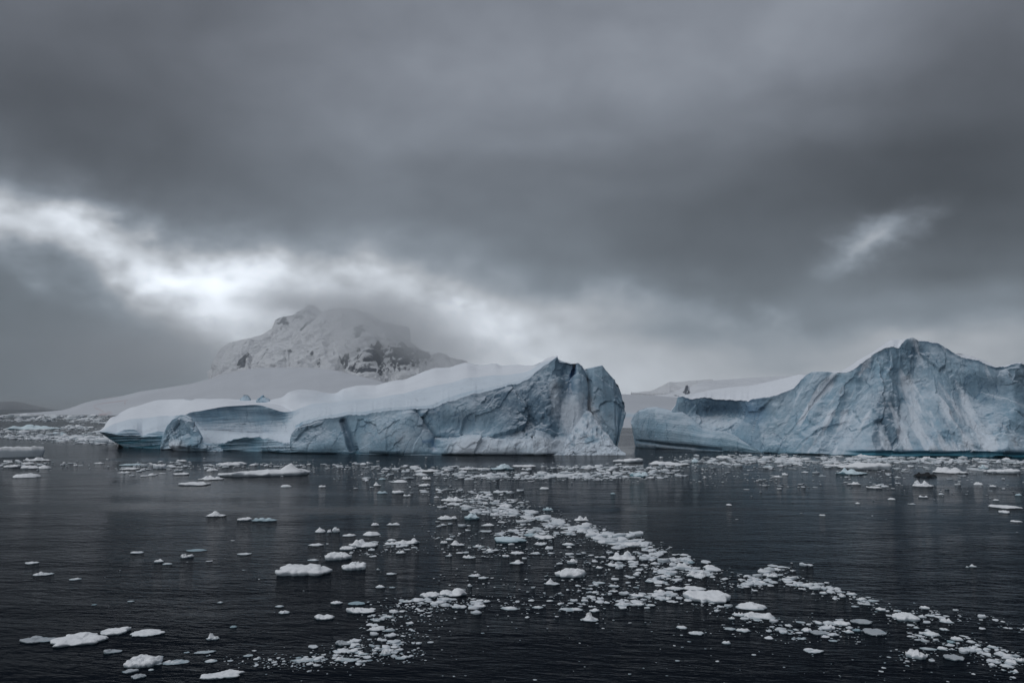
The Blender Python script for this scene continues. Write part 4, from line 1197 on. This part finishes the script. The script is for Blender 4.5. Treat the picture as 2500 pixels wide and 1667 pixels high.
# the smaller ones that can still be told apart: middle, water line, width, height
ROUND = [(20, 1130, 15, 7), (62, 1134, 28, 7), (183, 1137, 10, 5), (155, 1131, 8, 4), (237, 1132, 25, 5), (297, 1155, 32, 7), (310, 1137, 50, 7), (310, 1147, 45, 7), (346, 1149, 13, 6), (370, 1134, 18, 5), (440, 1127, 25, 6),
         (385, 1144, 30, 14), (350, 1163, 20, 4), (368, 1161, 18, 7), (437, 1160, 37, 8), (515, 1150, 28, 9), (695, 1189, 27, 8), (785, 1189, 18, 6), (330, 1351, 31, 7), (593, 1355, 34, 7), (384, 1373, 21, 10), (405, 1378, 23, 6), (72, 1377, 31, 8),
         (178, 1416, 28, 8), (317, 1469, 16, 5), (228, 1477, 12, 5), (387, 1605, 18, 7), (383, 1623, 19, 10), (367, 1637, 13, 7), (568, 1532, 17, 7), (497, 1595, 51, 9), (454, 1594, 14, 5), (511, 1617, 29, 11), (603, 1603, 23, 8), (680, 1482, 21, 7), (691, 1498, 27, 11), (536, 1472, 14, 6),
         (915, 1283, 20, 9), (958, 1282, 32, 9), (1080, 1283, 20, 7), (850, 1309, 33, 9), (905, 1308, 43, 14), (955, 1330, 36, 11), (955, 1321, 23, 8), (768, 1333, 38, 8), (978, 1351, 25, 10), (762, 1369, 27, 7), (1095, 1358, 17, 10), (1145, 1363, 31, 12), (1083, 1327, 17, 9), (1097, 1318, 19, 7),
         (1158, 1408, 31, 12), (1180, 1413, 25, 7), (955, 1403, 25, 7), (923, 1391, 10, 6), (927, 1435, 23, 10), (957, 1435, 15, 5), (820, 1475, 29, 11), (868, 1477, 41, 11), (960, 1494, 21, 9), (913, 1514, 23, 9), (945, 1508, 31, 10), (885, 1599, 27, 13), (860, 1593, 25, 11), (857, 1615, 31, 10),
         (940, 1600, 25, 20), (978, 1609, 29, 9), (1120, 1485, 36, 10), (1168, 1484, 35, 11), (1018, 1465, 29, 8), (990, 1470, 31, 7), (1188, 1470, 19, 9), (1166, 1217, 17, 13), (1194, 1211, 18, 8), (1186, 1231, 14, 8), (1107, 1267, 18, 9), (1338, 1246, 26, 10), (1329, 1194, 25, 7), (1235, 1238, 33, 11), (1190, 1284, 33, 10),
         (1318, 1331, 29, 10), (1388, 1331, 31, 9), (1168, 1336, 29, 10), (1200, 1346, 28, 10), (1263, 1353, 33, 9), (1307, 1353, 25, 8), (1235, 1360, 17, 9), (1463, 1425, 31, 8), (1500, 1433, 28, 9), (1503, 1383, 47, 13), (1463, 1388, 16, 8), (1545, 1335, 39, 15), (1420, 1272, 35, 16), (1612, 1448, 28, 13), (1625, 1465, 31, 12), (1788, 1512, 15, 9),
         (1313, 1485, 27, 9), (1452, 1494, 25, 11), (1558, 1458, 31, 11), (1520, 1480, 37, 13), (1482, 1473, 16, 8), (1562, 1479, 23, 10), (1590, 1480, 23, 8), (1666, 1535, 27, 11), (1703, 1550, 37, 11), (1817, 1543, 34, 13), (1785, 1538, 29, 8), (1775, 1572, 21, 11), (1655, 1614, 11, 5), (1590, 1421, 27, 9), (1612, 1423, 25, 9), (1620, 1410, 31, 10), (1685, 1375, 26, 10),
         (1898, 1393, 27, 9), (1888, 1409, 26, 10), (1830, 1430, 36, 10), (1855, 1425, 41, 12), (1930, 1412, 21, 8), (1946, 1412, 15, 7), (1974, 1431, 26, 11), (1950, 1431, 26, 8), (2008, 1438, 26, 9), (2030, 1446, 19, 8), (2013, 1450, 19, 9), (2059, 1458, 15, 12), (2083, 1453, 26, 10), (2107, 1468, 24, 13), (2135, 1468, 29, 6), (2118, 1477, 21, 7), (2091, 1482, 19, 6), (2154, 1491, 22, 10),
         (2262, 1487, 21, 10), (2276, 1505, 26, 9), (2030, 1535, 34, 14), (2077, 1546, 21, 12), (2094, 1541, 19, 10), (1959, 1561, 24, 8), (2037, 1566, 22, 7), (2240, 1534, 14, 7), (2308, 1539, 19, 8), (2342, 1564, 29, 14), (2326, 1570, 19, 9), (2272, 1587, 39, 9), (2305, 1587, 23, 11), (2430, 1583, 27, 11), (2465, 1605, 25, 13), (2494, 1616, 20, 14), (2480, 1642, 19, 11), (2378, 1384, 18, 9), (2363, 1385, 9, 5),
         (1497, 1206, 13, 5), (1040, 1152, 61, 7), (1025, 1160, 34, 6), (1010, 1142, 21, 6), (1040, 1170, 23, 9), (932, 1171, 17, 6), (975, 1178, 39, 9), (920, 1186, 19, 11), (932, 1205, 26, 8), (970, 1205, 29, 10), (993, 1211, 20, 6), (1035, 1188, 29, 10), (1918, 1160, 15, 7), (1900, 1165, 26, 6), (2180, 1220, 19, 6), (2096, 1230, 13, 5), (2258, 1214, 22, 6), (2228, 1231, 18, 4), (1904, 1194, 12, 4), (1781, 1234, 14, 5), (2010, 1259, 16, 5),
         (2490, 1210, 16, 7), (2488, 1275, 27, 6), (2435, 1222, 14, 5), (2393, 1184, 21, 9), (2427, 1189, 15, 6), (2089, 1183, 33, 9), (2140, 1192, 36, 6), (2037, 1140, 40, 9), (1945, 1124, 30, 11), (2110, 1116, 30, 9), (2270, 1122, 40, 10), (1770, 1120, 36, 9), (1880, 1142, 24, 7)]
rnd = random.Random(5)
for i, (a, b_, w_, h_) in enumerate(ROUND):
    asp = h_ / w_
    kind = rnd.choice(['lump', 'block', 'peak'] if asp > 0.48 else (['dome', 'lump', 'lumps', 'slab'] if asp > 0.3 else ['slab', 'slab', 'dome', 'lumps']))
    put_floe(a, b_, w_, h_, kind, 'b' if rnd.random() < 0.07 else 'w')

# labels of the smaller ones: beside which telling floe they lie
FORM = {'lump': 'rounded', 'block': 'blocky', 'peak': 'pointed', 'dome': 'smooth', 'lumps': 'knobbly', 'slab': 'flat'}
used = {}
slots = []
for rec in SMALL:
    px_, py_, w_, h_, kind, mt, o = rec
    cand = sorted(ANCH, key=lambda a: math.hypot(a[0] - px_, 2.2 * (a[1] - py_)))[0]
    dx_, dy_ = px_ - cand[0], 2.2 * (py_ - cand[1])
    if abs(dx_) > abs(dy_):
        side = 'right of' if dx_ > 0 else 'left of'
    else:
        side = 'in front of' if dy_ > 0 else 'behind'
    slots.append((math.hypot(dx_, dy_), side, cand[3], rec))
slots.sort(key=lambda s_: s_[0])
ORD = ['nearest', 'second nearest', 'third nearest', 'fourth nearest', 'fifth nearest', 'sixth nearest', 'seventh nearest', 'eighth nearest', 'ninth nearest', 'tenth nearest', 'eleventh nearest', 'twelfth nearest', 'thirteenth nearest', 'fourteenth nearest']
for dist_, side, short, rec in slots:
    k_ = used.get((side, short), 0)
    used[(side, short)] = k_ + 1
    colr = 'pale blue' if rec[5] == 'b' else 'white'
    tag(rec[6], f'{FORM[rec[4]]} {colr} chunk, {ORD[min(k_, 13)]} of those {side} {short}', 'ice floe', 'ice floes adrift on the sea')

# ------------------------------------------------------------------ brash: what nobody could count
rng = np.random.default_rng(77)
TEMPL = []
for k_ in range(14):
    P = floe_mesh(1.0, 1.0, 1.0, ['lump', 'block', 'slab', 'block', 'lumps', 'pad', 'slab'][k_ % 7], 400 + 7 * k_, 10, 4)
    TEMPL.append((P.reshape(-1, 3), grid_faces(P.shape[0], P.shape[1], True)))
# drifts: middle, spread along and across, slant in degrees, number, size shown
DRIFT = [(60, 1016, 120, 2.0, 0, 260, (5, 16)), (170, 1022, 110, 3.0, 0, 420, (5, 18)), (240, 1030, 40, 4, 0, 120, (5, 14)), (60, 1027, 90, 2, 0, 120, (4, 12)),
         (60, 1052, 70, 2.5, 0, 120, (4, 14)), (190, 1045, 60, 3.5, 0, 200, (4, 16)), (130, 1066, 110, 3.5, 3, 300, (5, 20)), (190, 1074, 80, 5.0, 3, 420, (6, 22)), (60, 1070, 70, 3, 4, 200, (5, 16)), (245, 1070, 30, 7, 0, 130, (6, 16)), (215, 1058, 50, 2.5, 0, 120, (4, 14)),
         (60, 1136, 45, 7, 4, 50, (4, 12)), (180, 1131, 80, 6, 0, 34, (3, 8)), (340, 1143, 60, 8, 0, 60, (3, 14)), (470, 1136, 110, 6, 0, 130, (4, 16)), (640, 1137, 130, 3, 0, 90, (3, 12)), (760, 1140, 90, 6, 0, 60, (3, 12)),
         (900, 1140, 90, 5, 0, 90, (4, 14)), (1000, 1150, 90, 12, 0, 130, (4, 18)), (920, 1172, 80, 14, 0, 60, (4, 12)), (1120, 1146, 80, 4, 0, 90, (4, 18)), (1250, 1163, 130, 6, 0, 520, (5, 17)), (1420, 1162, 120, 6, 0, 480, (5, 17)), (1540, 1160, 60, 7, 0, 150, (5, 16)), (1390, 1142, 90, 4, 0, 100, (4, 16)), (1500, 1142, 70, 5, 0, 110, (4, 16)),
         (1620, 1142, 70, 6, 0, 100, (4, 16)), (1740, 1128, 70, 7, 0, 150, (4, 15)), (1850, 1122, 110, 7, 0, 420, (4, 16)), (1970, 1128, 120, 10, 0, 360, (4, 18)), (2080, 1122, 140, 6, 0, 360, (4, 16)), (2250, 1124, 140, 6, 0, 380, (4, 18)), (2420, 1128, 110, 6, 0, 360, (4, 18)), (2330, 1142, 140, 8, 0, 240, (4, 16)), (2180, 1160, 140, 10, 0, 150, (3, 12)), (1800, 1160, 110, 16, 0, 120, (3, 10)), (2350, 1185, 110, 14, 0, 90, (3, 10)), (2130, 1187, 70, 5, 0, 60, (3, 10)), (1950, 1186, 60, 3, 0, 25, (3, 9)),
         (1090, 1200, 70, 7, 0, 90, (4, 14)), (1210, 1207, 50, 7, 0, 130, (5, 15)), (1190, 1226, 70, 8, 4, 190, (5, 16)), (1200, 1246, 70, 9, 6, 220, (5, 18)), (1270, 1262, 80, 10, 10, 260, (6, 20)), (1340, 1282, 90, 12, 14, 330, (6, 22)), (1430, 1300, 80, 12, 16, 320, (6, 22)), (1290, 1303, 80, 10, 0, 190, (6, 20)), (1500, 1318, 70, 12, 20, 260, (6, 22)), (1570, 1342, 60, 12, 22, 210, (6, 24)), (1640, 1366, 55, 11, 18, 170, (6, 24)), (1600, 1385, 60, 14, 10, 150, (5, 20)), (1700, 1392, 50, 10, 8, 120, (6, 22)), (1640, 1412, 60, 10, -6, 120, (6, 20)),
         (1190, 1342, 70, 10, 0, 70, (4, 15)), (1400, 1356, 120, 16, 6, 150, (4, 16)), (1100, 1300, 60, 14, 0, 50, (4, 14)), (1500, 1398, 100, 14, 0, 90, (4, 14)), (950, 1335, 60, 10, 0, 80, (4, 14)), (900, 1352, 50, 6, 0, 34, (4, 10)),
         (1040, 1475, 70, 9, -2, 150, (5, 18)), (1150, 1478, 70, 9, 0, 130, (5, 18)), (1300, 1470, 110, 14, 0, 90, (4, 13)), (1450, 1440, 80, 18, 0, 120, (4, 14)), (1560, 1464, 60, 10, -4, 170, (5, 18)), (1640, 1462, 40, 9, 0, 110, (5, 16)), (1760, 1486, 60, 9, 14, 90, (4, 14)), (1880, 1525, 60, 9, 10, 90, (4, 16)), (1200, 1420, 100, 18, 0, 50, (4, 11)), (1400, 1480, 40, 10, 0, 40, (4, 12)),
         (1870, 1404, 50, 8, -12, 130, (5, 18)), (1840, 1424, 40, 8, 0, 90, (5, 18)), (1960, 1428, 50, 8, 10, 90, (5, 16)), (2030, 1444, 50, 9, 14, 110, (5, 16)), (2110, 1468, 50, 7, 14, 50, (4, 13)), (2190, 1500, 40, 12, 16, 50, (4, 13)), (2290, 1500, 50, 10, 12, 60, (4, 14)), (2430, 1520, 60, 8, 10, 50, (4, 14)), (2030, 1535, 60, 12, 8, 130, (5, 18)), (1920, 1548, 80, 12, 6, 60, (4, 13)), (2280, 1560, 60, 10, 14, 70, (4, 14)), (2400, 1590, 60, 12, 16, 140, (5, 18)), (2470, 1622, 40, 18, 14, 130, (5, 20)), (2230, 1600, 40, 12, 0, 50, (4, 12)),
         (880, 1588, 80, 20, -12, 260, (5, 18)), (960, 1570, 60, 24, -14, 160, (4, 13)), (780, 1612, 70, 10, -6, 120, (4, 13)), (690, 1618, 60, 10, 0, 60, (3, 10)), (970, 1605, 60, 12, 0, 70, (3, 10)), (940, 1505, 40, 12, -14, 80, (4, 13)), (1030, 1500, 50, 12, 0, 50, (3, 11)), (600, 1610, 80, 16, 0, 30, (3, 9)),
         (1700, 1570, 200, 40, 0, 40, (3, 9)), (2150, 1640, 250, 25, 0, 40, (3, 8)), (1300, 1540, 250, 40, 0, 25, (3, 8)), (500, 1380, 350, 60, 0, 22, (3, 9)), (2150, 1240, 250, 25, 0, 20, (3, 8)), (1400, 1640, 300, 20, 0, 14, (3, 8))]
VV, FF, WW, base_i = [], [], [], 0
CRUMB = []
for k_ in range(6):
    P = floe_mesh(1.0, 1.0, 1.0, 'slab', 600 + 7 * k_, 7, 3)
    CRUMB.append((P.reshape(-1, 3), grid_faces(P.shape[0], P.shape[1], True)))
for cx, cy, sx, sy, rot, num_, (s0, s1) in DRIFT:
    c_, s_ = math.cos(math.radians(rot)), math.sin(math.radians(rot))
    n_ = int(num_ * 1.35)
    small = np.arange(n_) > num_ * 0.42
    aa = rng.normal(size=n_) * sx * np.where(small, 0.95, 0.75)
    bb = rng.normal(size=n_) * sy * np.where(small, 1.05, 0.80)
    pxs, pys = cx + aa * c_ - bb * s_, cy + aa * s_ + bb * c_
    gaps = perlin(np.stack([pxs / 34, pys / 11, 0 * pxs + 3.3], -1), 7) + 0.5 * perlin(np.stack([pxs / 13, pys / 5, 0 * pxs + 8.3], -1), 9)
    for px_, py_, tiny, gp in zip(pxs.tolist(), pys.tolist(), small.tolist(), gaps.tolist()):
        if py_ < 1014.0 or px_ < -120 or px_ > 2640:
            continue
        if abs(px_ - 2268) < 42 and abs(py_ - 1162) < 14:      # clear water round the black lump
            continue
        # nothing lies inside a berg
        if 244 < px_ < 1528 and py_ < 1113 and px_ > 290:
            continue
        if px_ > 1545 and py_ < 1100 + (px_ - 1600) * 0.026:
            continue
        if gp < (-0.15 if not tiny else -0.25) - (0.12 if py_ < 1172 else 0.0):
            continue
        Y = float(y_of(py_))
        sz = 1.15 * s0 + (1.55 * s1 - 1.15 * s0) * rng.random() ** 1.9
        if tiny:
            sz = 2.2 + 4.5 * rng.random() ** 2
        w_ = sz * Y / F_PX
        d_ = w_ * rng.uniform(0.45, 1.3)
        h_ = w_ * rng.uniform(0.10, 0.34)
        if rng.random() < 0.25:
            h_ *= 0.35
        P, F = CRUMB[rng.integers(len(CRUMB))] if tiny else TEMPL[rng.integers(len(TEMPL))]
        an = rng.uniform(0, 6.28)
        ca, sa = math.cos(an), math.sin(an)
        Q = P * np.array([w_, d_, h_])
        Q = np.stack([Q[:, 0] * ca - Q[:, 1] * sa, Q[:, 0] * sa + Q[:, 1] * ca, Q[:, 2]], -1)
        p0 = at(px_, py_, Y)
        Q = Q + np.array([p0[0], Y + d_ * 0.5, -0.02 * h_])
        VV.append(Q)
        WW.append(np.full(len(Q), rng.random() ** 1.6 * (1.0 if tiny or h_ < 0.1 * w_ else 0.55)))
        FF.append(F + base_i)
        base_i += len(Q)
brash = link('brash_ice', mesh_from('brash_ice', np.concatenate(VV), np.concatenate(FF), {'wet': np.concatenate(WW)}, smooth_shade=False), M_BRASH)
tag(brash, 'loose white brash ice drifting in bands over the dark water', None, None, 'stuff')

# ------------------------------------------------------------------ cloud about the mountain, and the damp air
def volume_box(name, lo, hi, mat):
    v = [(x_, y_, z_) for z_ in (lo[2], hi[2]) for y_ in (lo[1], hi[1]) for x_ in (lo[0], hi[0])]
    f = [(0, 2, 3, 1), (4, 5, 7, 6), (0, 1, 5, 4), (2, 6, 7, 3), (0, 4, 6, 2), (1, 3, 7, 5)]
    me = bpy.data.meshes.new(name)
    me.from_pydata(v, [], f)
    return link(name, me, mat)


def mat_volume(name):
    m = bpy.data.materials.new(name)
    m.use_nodes = True
    t = NT(m.node_tree)
    t.n.clear()
    out = t.node('ShaderNodeOutputMaterial')
    v = t.node('ShaderNodeVolumePrincipled')
    t.l.new(v.outputs[0], out.inputs['Volume'])
    v.inputs['Anisotropy'].default_value = 0.0
    return m, t, v


mc, t, v = mat_volume('mountain cloud')
pos = t.node('ShaderNodeNewGeometry').outputs['Position']
nn = t.v('SUBTRACT', t.noise(t.v('MULTIPLY', pos, (1, 1, 1.4)), 0.0042, 5, 0.55, col=True), (0.5, 0.5, 0.5))
pw = t.v('ADD', pos, t.v('SCALE', nn, scale=190.0))
PUFFS = [(905, 780, 2950, 120, 260, 46, 1.4), (970, 845, 2750, 60, 120, 30, 0.3), (1070, 872, 2750, 70, 150, 24, 0.6), (1000, 810, 2900, 100, 260, 50, 0.9), (1090, 850, 2850, 110, 260, 36, 0.8), (800, 752, 3200, 130, 300, 30, 0.6), (740, 752, 3450, 70, 220, 22, 0.4), (60, 985, 3000, 140, 400, 14, 0.5), (840, 815, 2800, 45, 150, 55, 1.3), (440, 870, 3000, 60, 420, 60, 0.3), (540, 945, 2750, 130, 220, 16, 0.2),
         (620, 790, 3550, 80, 200, 30, 0.25), (640, 905, 2700, 110, 120, 30, 0.22), (330, 880, 3000, 150, 420, 80, 0.5), (720, 862, 2720, 60, 120, 34, 0.30), (1180, 880, 2750, 90, 240, 24, 0.5), (700, 748, 3400, 80, 260, 22, 0.7)]
dens = 0.0
for a, b_, Y_, sx, sy_, sz, am in PUFFS:
    c3 = at(a, b_, Y_)
    k_ = Y_ / F_PX
    rel = t.v('MULTIPLY', t.v('SUBTRACT', pw, tuple(float(q_) for q_ in c3)), (1 / (sx * k_), 1 / sy_, 1 / (sz * k_)))
    r2 = t.v('DOT_PRODUCT', rel, rel)
    dens = t.m('MULTIPLY_ADD', t.m('EXPONENT', t.m('MULTIPLY', r2, -0.9)), am, dens)
t.put(v.inputs['Density'], t.m('MULTIPLY', dens, 0.0034))
v.inputs['Color'].default_value = (0.99, 0.995, 1.0, 1)
v.inputs['Anisotropy'].default_value = 0.65
lo_, hi_ = at(60, 990, 2350), at(1420, 640, 3900)
cloud = volume_box('cloud', (-2300, 2300, 6), (300, 3950, 680), mc)
tag(cloud, 'grey-white cloud wrapped round the far mountain', None, None, 'stuff')
cloud.data.materials[0].cycles.volume_sampling = 'MULTIPLE_IMPORTANCE'

mh, t, v = mat_volume('damp air')
v.inputs['Density'].default_value = 0.00006
v.inputs['Color'].default_value = (0.90, 0.96, 1.0, 1)
mh.cycles.homogeneous_volume = True
haze = volume_box('haze', (-9100, -9100, -4), (9100, 9100, 690), mh)
tag(haze, 'thin damp air between the camera and the far shore', None, None, 'stuff')
